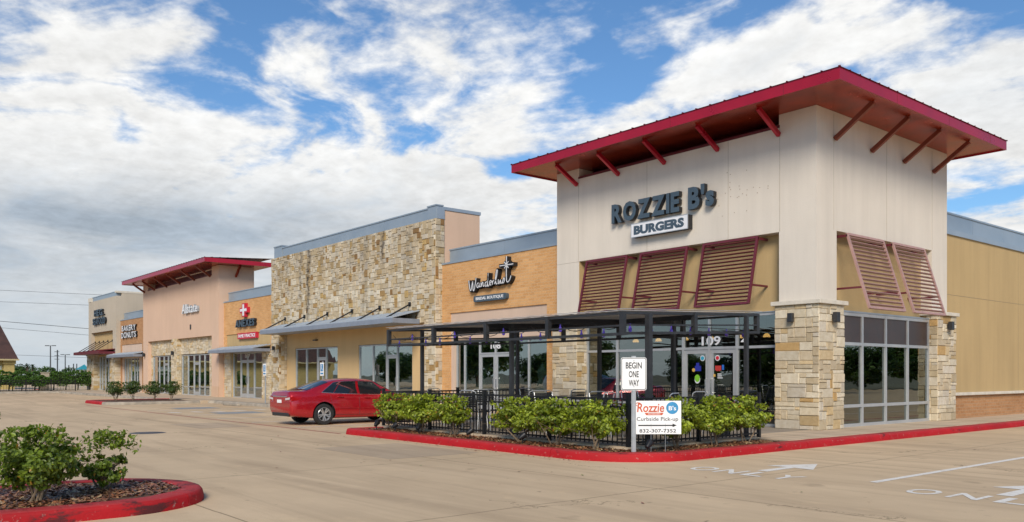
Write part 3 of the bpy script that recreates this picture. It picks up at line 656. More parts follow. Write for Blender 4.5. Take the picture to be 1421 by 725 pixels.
# eave
rf = MB()
ex0, ex1, ey0, ey1, ez0, ez1 = -9.65, 1.13, -1.13, 7.71, 7.63, 7.88
rf.box(ex0, ex1, ey0, ey0 + .03, ez0, ez1, 0); rf.box(ex1 - .03, ex1, ey0 + .03, ey1, ez0, ez1, 0); rf.box(ex0, ex0 + .03, ey0 + .03, ey1, ez0, ez1, 0); rf.box(ex0 + .03, ex1 - .03, ey1 - .03, ey1, ez0, ez1, 0)
for x in (-6.6, -3.4, -.2): rf.box(x - .004, x + .004, ey0 - .003, ey0, ez0, ez1, 2)
for y in (1.4, 4.1, 6.6): rf.box(ex1, ex1 + .003, y - .004, y + .004, ez0, ez1, 2)
rf.box(ex0 + .03, ex1 - .03, ey0 + .03, ey1 - .03, 7.665, 7.69, 1)
cx_, cy_ = (ex0 + ex1) / 2, (ey0 + ey1) / 2
v = [(ex0 - .03, ey0 - .03, ez1 + .002), (ex1 + .03, ey0 - .03, ez1 + .002), (ex1 + .03, ey1 + .03, ez1 + .002), (ex0 - .03, ey1 + .03, ez1 + .002), (cx_ - 1, cy_, ez1 + .34), (cx_ + 1, cy_, ez1 + .34)]
rf.add(v, [(0, 1, 5, 4), (1, 2, 5), (2, 3, 4, 5), (3, 0, 4), (3, 2, 1, 0)], 2)
def ribs(mb, a, b, inn, n, mi):
    a, b, inn = Vector(a), Vector(b), Vector(inn)
    for i in range(n + 1):
        p = a.lerp(b, i / n); q = min(i, n - i) / n * (b - a).length; q = min(.8, q) if q > .05 else .03; mb.bar(p - inn * .02 + Vector((0, 0, .012)), p + inn * q + Vector((0, 0, .012 + .065 * q)), .026, .035, mi=mi)
ribs(rf, (ex0, ey0, ez1), (ex1, ey0, ez1), (0, 1, 0), 26, 2); ribs(rf, (ex1, ey0, ez1), (ex1, ey1, ez1), (-1, 0, 0), 21, 2); ribs(rf, (ex0, ey0, ez1), (ex0, ey1, ez1), (1, 0, 0), 21, 2)
roof = rf.build('roof', [M['red'], M['soffit'], M['roofred']], T)
for x in (-8.07, -6.35, -4.65, -2.9, -1.13):
    m = MB(); m.bar((x, Y0 - .02, 7.17), (x, -.72, 7.645), .09, .11); m.build('bracket', M['red'], roof, bevel=.008)
for y in (.94, 2.68, 4.38, 6.1):
    m = MB(); m.bar((-.14, y, 7.0), (.80, y, 7.645), .09, .11); m.build('bracket', M['bracket'], roof, bevel=.008)
# louvred bahama shutters
def shutter(parent, O, U, Nn, wd, z_top, z_bot, out_top, out_bot, mat, n=17, arm=.5, slat=.042):
    O, U, Nn = Vector(O), Vector(U), Vector(Nn); up = Vector((0, 0, 1))
    def P3(a, t): return O + U * a + Nn * (out_top + (out_bot - out_top) * t) + up * (z_top + (z_bot - z_top) * t)
    m = MB(); fw = .06
    slope = (P3(0, 1) - P3(0, 0)).normalized(); nn = U.cross(slope).normalized()
    for a in (fw / 2, wd - fw / 2): m.bar(P3(a, 0), P3(a, 1), fw, .05, up=nn)
    for t in (0.012, .988): m.bar(P3(fw, t), P3(wd - fw, t), .05, fw, up=slope)
    fr = m.build('louvred_shutter', M[mat], parent)
    s = MB()
    for i in range(n):
        t = (i + 1) / (n + 1); c = P3(wd / 2, t)
        q = (slope * .35 - nn * .9 * (1 if nn.dot(Nn) > 0 else -1)).normalized()
        r_ = U; u3 = r_.cross(q).normalized()
        s.obox(Matrix.Translation(c) @ Matrix((r_, q, u3)).transposed().to_4x4(), wd - 2 * fw, slat, .018)
    s.build('slats', M[mat], fr)
    for a in (fw / 2, wd - fw / 2):
        t = .72 if arm > .4 else .7
        p = P3(a, t); q = Vector(p) - Nn * (p - O).dot(Nn) + Nn * 0; k = MB(); k.bar(q, p, .05, .045); k.build('support_arm', M['maroon'], fr)
        p = P3(a, .03); q = p - Nn * (p - O).dot(Nn); k = MB(); k.bar(q - Nn * 0.0 + up * 0, p, .06, .06); k.build('hinge_bracket', M['maroon'], fr)
for x0 in (-7.58, -5.45, -3.30): shutter(T, (x0, .46, 0), (1, 0, 0), (0, -1, 0), 1.66, 4.80, 3.14, .40, .78, 'maroon')
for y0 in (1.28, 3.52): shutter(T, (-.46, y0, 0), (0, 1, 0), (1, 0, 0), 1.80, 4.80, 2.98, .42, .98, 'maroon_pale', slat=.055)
# glazing
glazing(T, [-7.90, -6.67, -5.42, -4.24, -3.38, -2.52, -1.18], [.15, 2.12, 2.96], .45, gm='glass2', doors=(3, 4), wd=.065)
glazing(T, [1.13, 2.40, 3.60, 4.80, 6.02], [.15, .66, 2.18, 2.94], .27, gm='glassr', wd=.075, axis='Y')
m = MB(); [m.box(-.262, -.256, a_ + .04, b_ - .04, 2.215, 2.90) for a_, b_ in ((1.13, 2.40), (2.40, 3.60), (3.60, 4.80), (4.80, 6.02))]; m.build('window_film', M['film'], T)
m = MB(); m.box(-.62, -.22, 1.05, 6.06, 2.945, 2.985); m.box(-7.95, -1.14, .38, .6, 2.965, 2.985); m.build('head_flashing', M['gmetal2'], T)
room(T, -8.69, -.64, .60, 6.8)
m = MB(); m.box(-8.6, -.66, 2.2, 2.5, .15, 1.25); m.box(-8.6, -.66, 2.05, 2.6, 1.25, 1.30); m.build('counter', M['interior_l'], T)
m = MB(); m.box(-8.6, -1.2, 1.1, 1.5, 1.12, 1.17)
for x in (-8.2, -6.2, -4.6, -1.6): m.box(x, x + .06, 1.25, 1.31, .15, 1.12)
m.build('window_counter', M['interior_l'], T)
m = MB(); m.box(-8.6, -.7, 6.6, 6.7, .5, 1.5); m.build('wainscot', plain('blue_wall', (.03, .12, .22), .7), T)
for i, x in enumerate((-7.1, -6.2, -5.2, -4.3, -3.35, -2.5)):
    m = MB(); mt = Matrix.Translation((x, 1.7, 2.42)); m.lathe([(.02, .10), (.05, .085), (.085, .05), (.10, 0), (.09, 0), (.04, .06)], mt, 16); ob = m.build('pendant_shade', M['pendant'], T, smooth=True)
    m = MB(); m.tube([(x, 1.7, 2.55), (x, 1.7, 3.29)], .008, 5); m.build('cord', M['black'], ob)
# door number and decals
m = MB(); text_into(m, '109', -3.62, -3.02, 2.19, 2.43, .415, .006, .02); m.build('door_number', M['whiteg'], T)
m = MB(); text_into(m, '4', -2.40, -2.22, 2.19, 2.38, .415, .004, .02); m.build('door_number', M['whiteg'], T)
def disc(mb, x, y, z, r, mi=0, n=24, sx=1., dy=.004):
    vs = [(x + r * sx * math.cos(2 * math.pi * k / n), y, z + r * math.sin(2 * math.pi * k / n)) for k in range(n)]; vs += [(a, b - dy, c) for a, b, c in vs]
    mb.add(vs, [tuple(range(n, 2 * n))[::-1] if False else tuple(range(n, 2 * n))] + [(k, (k + 1) % n, n + (k + 1) % n, n + k) for k in range(n)], mi)
dm = [plain('decal_%d' % i, c, .5, var=.02) for i, c in enumerate([(.65, .67, .7), (.03, .30, .45), (.55, .02, .04), (.02, .03, .30), (.20, .50, .03), (.60, .38, .08), (.55, .05, .04), (.03, .15, .55)])]
m = MB(); yd = .435
disc(m, -3.61, yd, 1.86, .075, 0); disc(m, -3.61, yd - .004, 1.86, .055, 1); disc(m, -3.13, yd, 1.86, .075, 0); disc(m, -3.13, yd - .004, 1.86, .052, 2)
m.box(-3.86, -3.66, yd - .004, yd, 1.52, 1.66, 3); m.box(-3.82, -3.72, yd - .004, yd, 1.66, 1.74, 3); disc(m, -3.90, yd - .005, 1.55, .05, 5)
disc(m, -3.78, yd, 1.30, .11, 0, sx=.8); m.box(-3.86, -3.70, yd - .008, yd - .004, 1.30, 1.38, 4); disc(m, -3.78, yd - .002, 1.33, .10, 4, sx=.8)
for i in range(5): m.box(-3.20 + i * .035, -3.16 + i * .035, yd - .004, yd, 1.54 - .02 * (i % 2), 1.66, 6)
m.box(-2.99, -2.93, yd - .004, yd, 1.55, 1.68, 7); m.box(-3.27, -3.20, yd - .004, yd, 1.37, 1.44, 5)
for i, wd in enumerate((.12, .14, .16)): m.box(-3.13, -3.13 + wd, yd - .004, yd, 1.43 - i * .05, 1.455 - i * .05, 0)
for _k in range(len(dm)):
    fs_ = [f for f, q in zip(m.f, m.mi) if q == _k]
    if fs_:
        used = sorted({i for f in fs_ for i in f}); mp = {a: b for b, a in enumerate(used)}; d_ = MB(); d_.add([m.v[i] for i in used], [tuple(mp[i] for i in f) for f in fs_]); d_.build('door_decal', dm[_k], T)
m = MB(); yy = 3.62                                            # notices behind the side window
for k in range(4): m.box(-.292, -.286, 4.22, 4.50, 1.35 + k * .17, 1.50 + k * .17, 0); m.box(-.286, -.284, 4.28, 4.44, 1.40 + k * .17, 1.45 + k * .17, 1)
for k, (a, b) in enumerate(((2.75, 3.50), (3.85, 4.15))):
    for j in range(2): m.box(-.30, -.296, a, b, 1.12 + .2 * j, 1.22 + .2 * j, 2)
m.build('window_notices', [dm[2], dm[0], dm[0]], T)
sconce(T, (-.66, -.03, 2.76), (0, -1, 0), .8); sconce(T, (.03, .55, 2.76), (1, 0, 0), .9); sconce(T, (.03, 6.62, 2.78), (1, 0, 0), .9)

# signs on the tower
S = empty('wall_sign', (-4.7, .14, 5.2), 'slate grey raised letters above a white BURGERS box on cream stucco', 'sign')
channel_letters('ROZZIE', -6.50, -4.04, 5.76, 6.31, .13, .13, S, M['rozz'], M['signside'], .045, .07)
channel_letters("B's", -3.75, -2.92, 5.75, 6.33, .13, .13, S, M['rozz'], M['signside'], .045, .05)
m = MB(); m.box(-5.70, -3.72, -.04, .155, 5.26, 5.63, 0); ob = m.build('sign_box', M['signside'], S)
m = MB(); m.box(-5.69, -3.73, -.046, -.04, 5.27, 5.62); ob2 = m.build('sign_face', M['whiteg'], ob)
m = MB(); text_into(m, 'BURGERS', -5.60, -3.84, 5.32, 5.57, -.046, .008, .055); m.build('lettering', M['rozz'], ob)
m = MB(); m.box(-5.71, -3.71, -.05, -.04, 5.25, 5.27); m.box(-5.71, -3.71, -.05, -.04, 5.62, 5.64); m.box(-5.71, -5.69, -.05, -.04, 5.27, 5.62); m.box(-3.73, -3.71, -.05, -.04, 5.27, 5.62); m.build('sign_trim', M['alu'], ob)
m = MB()                                                       # plugged holes of an older sign right of the letters
rng = random.Random(5)
for _ in range(26): disc(m, rng.gauss(-2.35, .45), Y0 - .001, rng.gauss(6.0, .22), .012, 0, 8, dy=.003)
m.build('old_sign_hole', plain('hole_filler', (.33, .24, .17), .9), T)

# ---------------- tan side wing along the lane
Wg = empty('side_wing_building', (-.3, 26, .15), 'long tan stucco side wing with brick base right of the tower', 'building', 'shop units of the strip mall')
m = MB(); m.box(-8.9, -.30, 7.0, 45, .90, 5.45); m.build('wall', M['tan'], Wg)
m = MB(); m.box(-8.9, -.27, 7.0, 45.02, .14, .82); m.build('brick_base', M['brick2'], Wg)
m = MB()
y = 7.05
while y < 45: m.box(-.4, -.17, y, min(45, y + 1.8) - .006, .82, .905); y += 1.8
m.build('ledge', M['cap'], Wg, bevel=.01)
JM = plain('tan_joint', (.30, .23, .13), .9); m = MB(); m.box(-.30, -.297, 7.0, 45, 3.72, 3.735); m.build('control_joint', JM, Wg)
for y in (12.6, 18.5, 24.4): m = MB(); m.box(-.30, -.297, y, y + .012, .9, 5.45); m.build('control_joint', JM, Wg)
coping(Wg, 7.0, 45, -.42, 5.60, 6.14, 'gmetal2', 2.35, 'Y'); m = MB(); m.box(-.5, -.25, 7.0, 45, 5.45, 5.60); m.build('edge_flashing', M['gmetal2'], Wg)

# ---------------- brick shop with the bridal sign
B1 = empty('brick_shop_building', (-12.4, .5, .15), 'orange brick shop with script sign between the stone wall and the tower', 'building', 'shop units of the strip mall')
def brick_shop(root, x0, x1, gx0, gx1, bx0, bx1, band, mat='brick', zb=(2.70, 3.70), y=.5):
    m = MB(); m.box(x0, x1, y, y + .3, zb[1], 5.53); m.box(x0, bx0, y, y + .3, .15, zb[1]); m.box(bx1, x1, y, y + .3, .15, zb[1])
    m.build('wall', M[mat], root)
    m = MB(); m.box(bx0, bx1, y + .05, y + .25, zb[0], zb[1])
    if gx0 > bx0 + .01: m.box(bx0, gx0, y + .06, y + .25, .15, zb[0])
    if gx1 < bx1 - .01: m.box(gx1, bx1, y + .06, y + .25, .15, zb[0])
    m.build('stucco_band', M[band], root)
    coping(root, x0 + .2, x1, y + .22, 5.60, 6.12, 'gmetal')
    m = MB(); m.box(x0, x1, y - .03, y + .5, 5.53, 5.60); m.build('edge_flashing', M['gmetal'], root)
brick_shop(B1, -15.70, -8.98, -15.04, -9.86, -15.19, -9.83, 'pink')
glazing(B1, [-15.0, -14.52, -13.62, -12.72, -11.80, -10.94, -9.90], [.15, 2.18, 2.70], .72, trans=False, doors=(2, 3), wd=.048)
room(B1, -15.6, -9.0, .88, 6.8, mat='interior_l')
m = MB(); text_into(m, '108', -13.0, -12.45, 2.33, 2.55, .70, .004, .02); m.build('door_number', M['whiteg'], B1)
S = empty('wall_sign', (-12.6, .4, 4.0), 'black script lettering with a cross-shaped t over a BRIDAL BOUTIQUE plate', 'sign')
# script word built from pen strokes: black backs and thin white faces
K = {'W': [(0, .62), (.04, .30), (.10, .02), (.16, .02), (.24, .42), (.27, .50), (.30, .02), (.36, -.02), (.44, .30), (.50, .72)],
     'a': [(.66, .40), (.58, .34), (.56, .18), (.63, .12), (.70, .24), (.72, .38), (.73, .16), (.80, .16)],
     'n': [(.84, .40), (.85, .14), (.90, .32), (.96, .40), (.99, .16), (1.06, .18)],
     'd': [(1.22, .40), (1.13, .34), (1.12, .18), (1.20, .14), (1.27, .30), (1.32, .92), (1.28, .16), (1.38, .18)],
     'e': [(1.42, .26), (1.52, .34), (1.50, .44), (1.43, .38), (1.42, .20), (1.52, .18)],
     'r': [(1.58, .42), (1.60, .18), (1.62, .34), (1.70, .44)],
     'l': [(1.74, .20), (1.86, .60), (1.92, .98), (1.86, .96), (1.80, .50), (1.84, .20), (1.92, .22)],
     'u': [(1.98, .44), (1.98, .24), (2.04, .20), (2.12, .40), (2.13, .20), (2.20, .22)],
     's': [(2.24, .24), (2.34, .50), (2.36, .30), (2.30, .20), (2.22, .22)],
     't': [(2.50, 1.72), (2.49, .90), (2.50, .34), (2.58, .22), (2.70, .34), (2.78, .56)]}
sx, sz = 2.36 / 2.78, .86 / 1.72 * 1.0
for key, pts in K.items():
    back, face = MB(), MB()
    pp = [Vector((-13.80 + a * sx, .44, 4.42 + b * .58)) for a, b in pts]
    fine = []
    for i in range(len(pp) - 1):
        p0, p1, p2, p3 = pp[max(0, i - 1)], pp[i], pp[i + 1], pp[min(len(pp) - 1, i + 2)]
        for k in range(5):
            t = k / 5; fine.append(.5 * ((2 * p1) + (p2 - p0) * t + (2 * p0 - 5 * p1 + 4 * p2 - p3) * t * t + (3 * p1 - p0 - 3 * p2 + p3) * t ** 3))
    fine.append(pp[-1]); wd = .060 if key in 'Wdlt' else .045
    for i in range(len(fine) - 1):
        back.bar(fine[i], fine[i + 1], wd * 2 if False else .20, wd * 2, up=Vector((fine[i + 1].z - fine[i].z, 0, -(fine[i + 1].x - fine[i].x))).normalized())
        a, b = fine[i] + Vector((0, -.105, 0)), fine[i + 1] + Vector((0, -.105, 0)); face.bar(a, b, .01, .028, up=Vector((b.z - a.z, 0, -(b.x - a.x))).normalized())
    if key == 't':
        q = Vector((-13.80 + 2.49 * sx, .44, 4.42 + 1.22 * .58))
        for ang, L, th in ((0, .40, .06), (45, .17, .045), (-45, .17, .045)):
            d = Vector((math.cos(R(ang)), 0, math.sin(R(ang)))); back.bar(q - d * L, q + d * L, .2, th * 2, up=(-d.z, 0, d.x)); face.bar(q - d * L * .9 + Vector((0, -.105, 0)), q + d * L * .9 + Vector((0, -.105, 0)), .012, .026, up=(-d.z, 0, d.x))
    lo = back.build('letter', M['signside'], S); face.build('letter_face', M['whiteg'], lo)
m = MB(); n = 6
pl = [(-13.52, 4.02)] ; rr = .07; X0, X1, Z0, Z1 = -13.56, -11.74, 3.99, 4.20
pl = [(X0 + rr - rr * math.cos(R(a)), Z0 + rr - rr * math.sin(R(a))) for a in (0, 30, 60, 90)] + [(X1 - rr + rr * math.sin(R(a)), Z0 + rr - rr * math.cos(R(a))) for a in (0, 30, 60, 90)] + \
     [(X1 - rr + rr * math.cos(R(a)), Z1 - rr + rr * math.sin(R(a))) for a in (0, 30, 60, 90)] + [(X0 + rr - rr * math.sin(R(a)), Z1 - rr + rr * math.cos(R(a))) for a in (0, 30, 60, 90)]
k = len(pl); m.add([(a, .36, b) for a, b in pl] + [(a, .499, b) for a, b in pl], [tuple(range(k)), tuple(range(k, 2 * k))[::-1]] + [(i, k + i, k + (i + 1) % k, (i + 1) % k) for i in range(k)])
ob = m.build('sign_plate', M['rozz'], S)
m = MB(); text_into(m, 'BRIDAL BOUTIQUE', -13.42, -11.88, 4.035, 4.155, .36, .006, .02); m.build('lettering', M['whiteg'], ob)

# ---------------- stone block
B2 = empty('stone_block_building', (-23, .2, .15), 'wide weathered limestone shop front with a long grey canopy', 'building', 'shop units of the strip mall')
m = MB(); m.c = []
x0, x1, y0 = -30.3, -15.7, .2
for a in ((x0, -29.4, y0 + .012, .62, .14, 3.42), (-16.43, x1 - .012, y0 + .012, .62, .14, 3.42), (x0, x1 - .012, y0 + .012, .62, 3.42, 7.27)): mortar_box(m, *a)
SZ = ((2, 2), (1, 1), (2, 1), (3, 2), (2, 2), (1, 2), (2, 3), (2, 2), (2, 1))
stone_face(m, (x0, y0 + .012, .15), (1, 0, 0), (0, -1, 0), x1 - x0, 7.12, 41, .125, .102, SZ, (OLD, OW), holes=[(.9, 13.87, -1, 3.27)])
stone_face(m, (x1 - .012, y0, .15), (0, 1, 0), (1, 0, 0), .40, 7.12, 42, .13, .118, SZ, (OLD, OW))
stone_face(m, (-29.412, y0, .15), (0, 1, 0), (1, 0, 0), .42, 3.27, 43, .13, .118, SZ, (OLD, OW))
m.build('stone_wall', [M['stone_old'], M['mortar']], B2)
m = MB(); m.box(-29.4, -16.43, .62, .85, 2.71, 3.45)
for a, b in ((-29.4, -28.46), (-24.10, -22.21), (-17.92, -16.43)): m.box(a, b, .62, .85, .15, 2.71)
m.build('recessed_wall', M['sand'], B2)
m = MB(); m.box(-30.28, x1 - .03, .62, 2.3, 3.5, 7.62) if False else m.box(x1 - .4, x1 - .03, .62, 2.3, 3.5, 7.62); m.build('return_wall', M['peach'], B2); m = MB(); m.box(-30.28, -29.9, .62, 2.3, 3.5, 7.3); m.build('return_wall', M['sand'], B2)
coping(B2, -29.2, -16.3, .30, 7.27, 7.74); coping(B2, -30.1, -29.2, .26, 7.27, 7.86); coping(B2, -16.3, -15.72, .26, 7.27, 7.80)
m = MB(); m.box(-15.9, -15.70, .56, 2.34, 7.62, 7.74); m.box(-15.75, -15.69, .28, .62, 7.27, 7.70); m.build('coping', M['gmetal2'], B2)
glazing(B2, [-28.43, -27.32, -26.17, -25.28, -24.13], [.15, 2.22, 2.69], .70, trans=False, doors=(2,), wd=.048)
glazing(B2, [-22.18, -21.03, -19.95, -19.10, -17.95], [.15, 2.22, 2.69], .70, trans=False, doors=(2,), wd=.048)
room(B2, -30.0, -15.9, .87, 6.8, mat='interior_l')
awning_canopy(B2, -28.85, -16.72, -1.0, 3.37, 3.55, .17, 3.86, (-28.6, -26.5, -24.2, -21.95, -19.65, -17.4), 4.16)
sconce(B2, (-29.85, .17, 2.75), (0, -1, 0), .8)
m = MB(); m.box(-26.35, -26.05, .50, .62, 3.02, 3.08); m.build('emergency_light', M['dgrey'], B2)

# ---------------- brick clinic
B3 = empty('brick_shop_building', (-34.3, .5, .15), 'orange brick clinic unit with a red cross sign and grey canopy', 'building', 'shop units of the strip mall')
brick_shop(B3, -37.55, -30.3, -36.4, -32.1, -37.14, -31.1, 'tan', zb=(2.66, 3.68))
m = MB(); m.c = []
pier(B3, -37.35, -36.42, .47, .9, 2.66, 51, 'F', (CREAM, CW), cw=.13, ch=.10); pier(B3, -32.10, -30.3, .47, .9, 2.66, 52, 'F', (CREAM, CW), cw=.13, ch=.10)
glazing(B3, [-36.38, -35.33, -34.40, -33.45, -32.13], [.15, .72, 2.20, 2.64], .66, trans=False, doors=(1, 2), wd=.048)
room(B3, -37.3, -30.5, .95, 6.8, mat='interior_l')
m = MB(); text_into(m, '107', -34.75, -34.1, 2.33, 2.55, .64, .004, .02); m.build('door_number', M['whiteg'], B3)
awning_canopy(B3, -37.3, -31.0, -.45, 2.62, 2.77, .46, 2.97, (), 3.3)
S = empty('wall_sign', (-34.2, .4, 3.4), 'red and white cross above black letters and a small red plate on brick', 'sign')
m = MB(); m.box(-34.42, -34.03, .32, .495, 4.56, 5.30); m.box(-34.72, -34.42, .32, .495, 4.78, 5.08); m.box(-34.03, -33.72, .32, .495, 4.78, 5.08); ob = m.build('cross', M['redp'], S)
m = MB(); m.box(-34.33, -34.12, .312, .32, 4.62, 5.24); m.box(-34.66, -34.33, .312, .32, 4.86, 5.0); m.box(-34.12, -33.78, .312, .32, 4.86, 5.0); m.build('cross_face', M['whiteg'], ob)
channel_letters('ANEXES', -35.42, -32.80, 4.03, 4.44, .49, .15, S, M['rozz'], M['signside'], .04, .08)
m = MB(); m.box(-35.24, -32.70, .40, .56, 3.38, 3.70); ob = m.build('sign_plate', M['redp'], S)
m = MB(); text_into(m, 'FAMILY PRACTICE', -35.12, -32.82, 3.45, 3.63, .40, .006, .025); m.build('lettering', M['whiteg'], ob)

# ---------------- peach tower
B4 = empty('stucco_tower_building', (-44.6, .2, .15), 'peach stucco tower with red sloping eaves far left of the stone block', 'building', 'shop units of the strip mall')
m = MB(); m.box(-51.8, -50.75, .2, .55, .15, 7.70); m.box(-38.6, -37.5, .2, .55, .15, 7.70); m.box(-50.75, -38.6, .202, .55, 3.70, 7.20); m.box(-37.85, -37.505, .55, 2.3, 3.0, 7.70); m.box(-51.8, -51.5, .55, 2.3, .15, 7.70)
m.build('wall', M['peach'], B4)
m = MB(); m.box(-51.82, -50.75, .18, .2, .15, .75); m.box(-38.6, -37.48, .18, .2, .15, .75); m.build('plinth', M['peach2'], B4)
m = MB(); m.c = []; mortar_box(m, -50.75, -38.6, .46, .56, 2.70, 3.70)
for a, b in ((-50.75, -50.45), (-46.58, -44.58), (-39.67, -38.6)): mortar_box(m, a, b, .46, .56, .14, 2.70)
stone_face(m, (-50.75, .46, .15), (1, 0, 0), (0, -1, 0), 12.15, 3.55, 61, .13, .10, SZ, (CREAM, CW), holes=[(.3, 4.17, -1, 2.55), (6.17, 11.08, -1, 2.55)])
m.build('stone_infill', [M['stone'], M['mortar']], B4)
pier(B4, -45.6, -44.6, .16, .46, 3.72, 63, 'FR', (CREAM, CW), cw=.13, ch=.10)
glazing(B4, [-50.43, -49.23, -48.25, -47.38, -46.6], [.15, 2.16, 2.68], .54, trans=False, doors=(2,), wd=.048)
glazing(B4, [-44.56, -43.50, -42.46, -41.5, -40.6, -39.69], [.15, .68, 2.16, 2.66], .54, trans=False, doors=(2,), wd=.048)
room(B4, -51.4, -37.9, .60, 6.8)
m = MB(); m.box(-40.5, -39.8, .56, .575, 1.9, 2.6); m.box(-40.3, -39.75, .56, .575, .2, .62); m.build('window_decal', M['bluep'], B4)
m = MB(); m.box(-50.75, -38.6, .7, .75, 7.15, 7.68); m.box(-50.78, -38.57, .185, .2, 7.2, 7.26); m.build('louvre_band', M['louv'], B4)
rf = MB(); ex0, ex1, ey0, ey1, ez0, ez1 = -52.6, -36.4, -1.0, 3.0, 7.69, 7.93
rf.box(ex0, ex1, ey0, ey0 + .03, ez0, ez1, 0); rf.box(ex1 - .03, ex1, ey0 + .03, ey1, ez0, ez1, 0); rf.box(ex0, ex0 + .03, ey0 + .03, ey1, ez0, ez1, 0)
rf.box(ex0 + .03, ex1 - .03, ey0 + .03, ey1, 7.72, 7.75, 1); rf.add([(ex0 - .03, ey0 - .03, ez1), (ex1 + .03, ey0 - .03, ez1), (ex1 + .03, ey1, ez1 + .25), (ex0 - .03, ey1, ez1 + .25)], [(0, 1, 2, 3)], 2)
ribs(rf, (ex0, ey0, ez1), (ex1, ey0, ez1), (0, 1, 0), 38, 2); ribs(rf, (ex1, ey0, ez1), (ex1, ey1, ez1 + .2), (-1, 0, 0), 9, 2)
roof = rf.build('roof', [M['red'], M['soffit'], M['roofred']], B4)
for x in (-51.4, -49.2, -46.6, -44.0, -41.4, -38.8):
    m = MB(); m.bar((x, .19, 7.15), (x, -.62, 7.70), .1, .12); m.build('bracket', M['bracket'], roof)
m = MB(); m.bar((-37.5, 1.2, 7.1), (-36.8, 1.2, 7.70), .1, .12); m.build('bracket', M['soffit'], roof)
S = empty('wall_sign', (-42, .18, 5.2), 'small white raised lettering high on the peach tower', 'sign')
channel_letters('Allstate', -43.35, -40.60, 5.20, 5.78, .19, .14, S, M['whiteg'], M['gmetal2'], .02, .05)
sconce(B4, (-45.1, .13, 2.8), (0, -1, 0), 1.0); sconce(B4, (-51.3, .17, 2.8), (0, -1, 0), 1.0)
m = MB(); m.box(-42.2, -42.05, .16, .2, 4.2, 4.5); m.build('wall_outlet', M['dgrey'], B4)

# ---------------- bakery
B5 = empty('brick_shop_building', (-55.3, .5, .15), 'small brown brick bakery unit between the two far towers', 'building', 'shop units of the strip mall')
brick_shop(B5, -58.65, -51.8, -58.0, -54.0, -58.3, -53.1, 'pink', 'brick2', (2.66, 3.68))
glazing(B5, [-57.9, -57.2, -56.3, -55.45, -54.8, -54.05], [.15, 2.18, 2.66], .68, trans=False, doors=(2,), wd=.048); room(B5, -58.3, -52, .95, 6.8)
awning_canopy(B5, -58.9, -51.95, -.4, 2.70, 2.86, .46, 3.05, (), 3.3); sconce(B5, (-52.6, .47, 2.85), (0, -1, 0), 1.0)
S = empty('wall_sign', (-56, .45, 4.2), 'pale raised letters reading BAKERY DONUTS on the brown brick', 'sign')
channel_letters('BAKERY', -57.75, -54.2, 4.68, 5.10, .49, .14, S, M['whiteg'], M['signside'], .02, .10); channel_letters('DONUTS', -57.85, -54.1, 4.16, 4.60, .49, .14, S, M['whiteg'], M['signside'], .02, .10)

# ---------------- far end tower
B6 = empty('stucco_tower_building', (-62.8, .2, .15), 'grey-cream stucco tower with dark red canopy at the far left end', 'building', 'shop units of the strip mall')
m = MB(); m.box(-67.0, -66.15, .2, .6, 3.0, 7.46); m.box(-59.6, -58.6, .2, .6, 3.0, 7.46); m.box(-66.15, -59.6, .202, .6, 4.86, 7.46); m.box(-58.9, -58.602, .6, 4, 3.0, 7.70); m.box(-67.0, -66.7, .6, 8, .15, 7.46)
m.build('wall', M['cream2'], B6)
m = MB(); m.box(-66.15, -59.6, .50, .6, 2.9, 4.86); m.build('recessed_wall', M['tan'], B6)
coping(B6, -66.1, -58.9, .3, 7.46, 7.84); m = MB(); m.box(-67.03, -66.1, .17, .6, 7.46, 7.80); m.box(-58.95, -58.58, .17, 4.0, 7.70, 7.84); m.build('parapet_cap', M['cap'], B6)
pier(B6, -67.1, -65.0, .1, .6, 2.95, 71, 'FR', (OLD, OW), cw=.16, ch=.12, cap=.08); pier(B6, -60.1, -58.6, .1, .6, 2.95, 72, 'FR', (OLD, OW), cw=.16, ch=.12, cap=.08)
glazing(B6, [-64.95, -64.2, -63.3, -62.4, -61.4, -60.15], [.15, .70, 2.20, 2.90], .62, doors=(2,), wd=.048); room(B6, -66.6, -59, .66, 6.8)
awning_canopy(B6, -66.9, -58.9, -.95, 3.02, 3.20, .46, 3.42, (-65.9, -64.6, -63.3, -62.0, -60.7), 4.1, fm='maroon', top='roofred')
S = empty('wall_sign', (-63, .15, 5.5), 'two rows of black raised letters on the far grey-cream tower', 'sign')
channel_letters('HEG.', -64.6, -61.7, 6.15, 6.68, .19, .16, S, M['rozz'], M['signside'], .03, .10); channel_letters('SEAFOOD', -65.0, -61.2, 5.46, 6.0, .19, .16, S, M['rozz'], M['signside'], .03, .08)
# the common rear mass of the row
m = MB(); m.box(-66.9, -9.1, 7.0, 22, .1, 5.3); mm = m.build('rear_hall_building', M['tan']); tag(mm, 'low flat-roofed rear hall behind all the shop fronts', 'building')

# ================================================================== PATIO
# ---------------- canopy over the patio
PC = empty('patio_canopy', (-4, -4.4, .15), 'low black steel patio canopy with corrugated roof on slim posts', 'canopy')
XL, XR, YF, YB = -8.0, -.03, -6.5, -2.35
def zt(y): return 2.56 + (y - YF) / (YB - YF) * .15
m = MB(); n = 58                                                   # corrugated sheet
for i in range(n):
    a = XL - .05 + (XR - XL + .1) * i / n; b = XL - .05 + (XR - XL + .1) * (i + 1) / n; h = .035 if i % 3 == 0 else 0.0
    z0, z1 = zt(YF) + .012, zt(YB) + .012
    v = [(a, YF - .06, z0 + h), (b, YF - .06, z0 + h), (b, YB + .06, z1 + h), (a, YB + .06, z1 + h)]; v += [(p[0], p[1], p[2] + .008) for p in v]
    m.add(v, [(3, 2, 1, 0), (4, 5, 6, 7), (0, 1, 5, 4), (1, 2, 6, 5), (2, 3, 7, 6), (3, 0, 4, 7)])
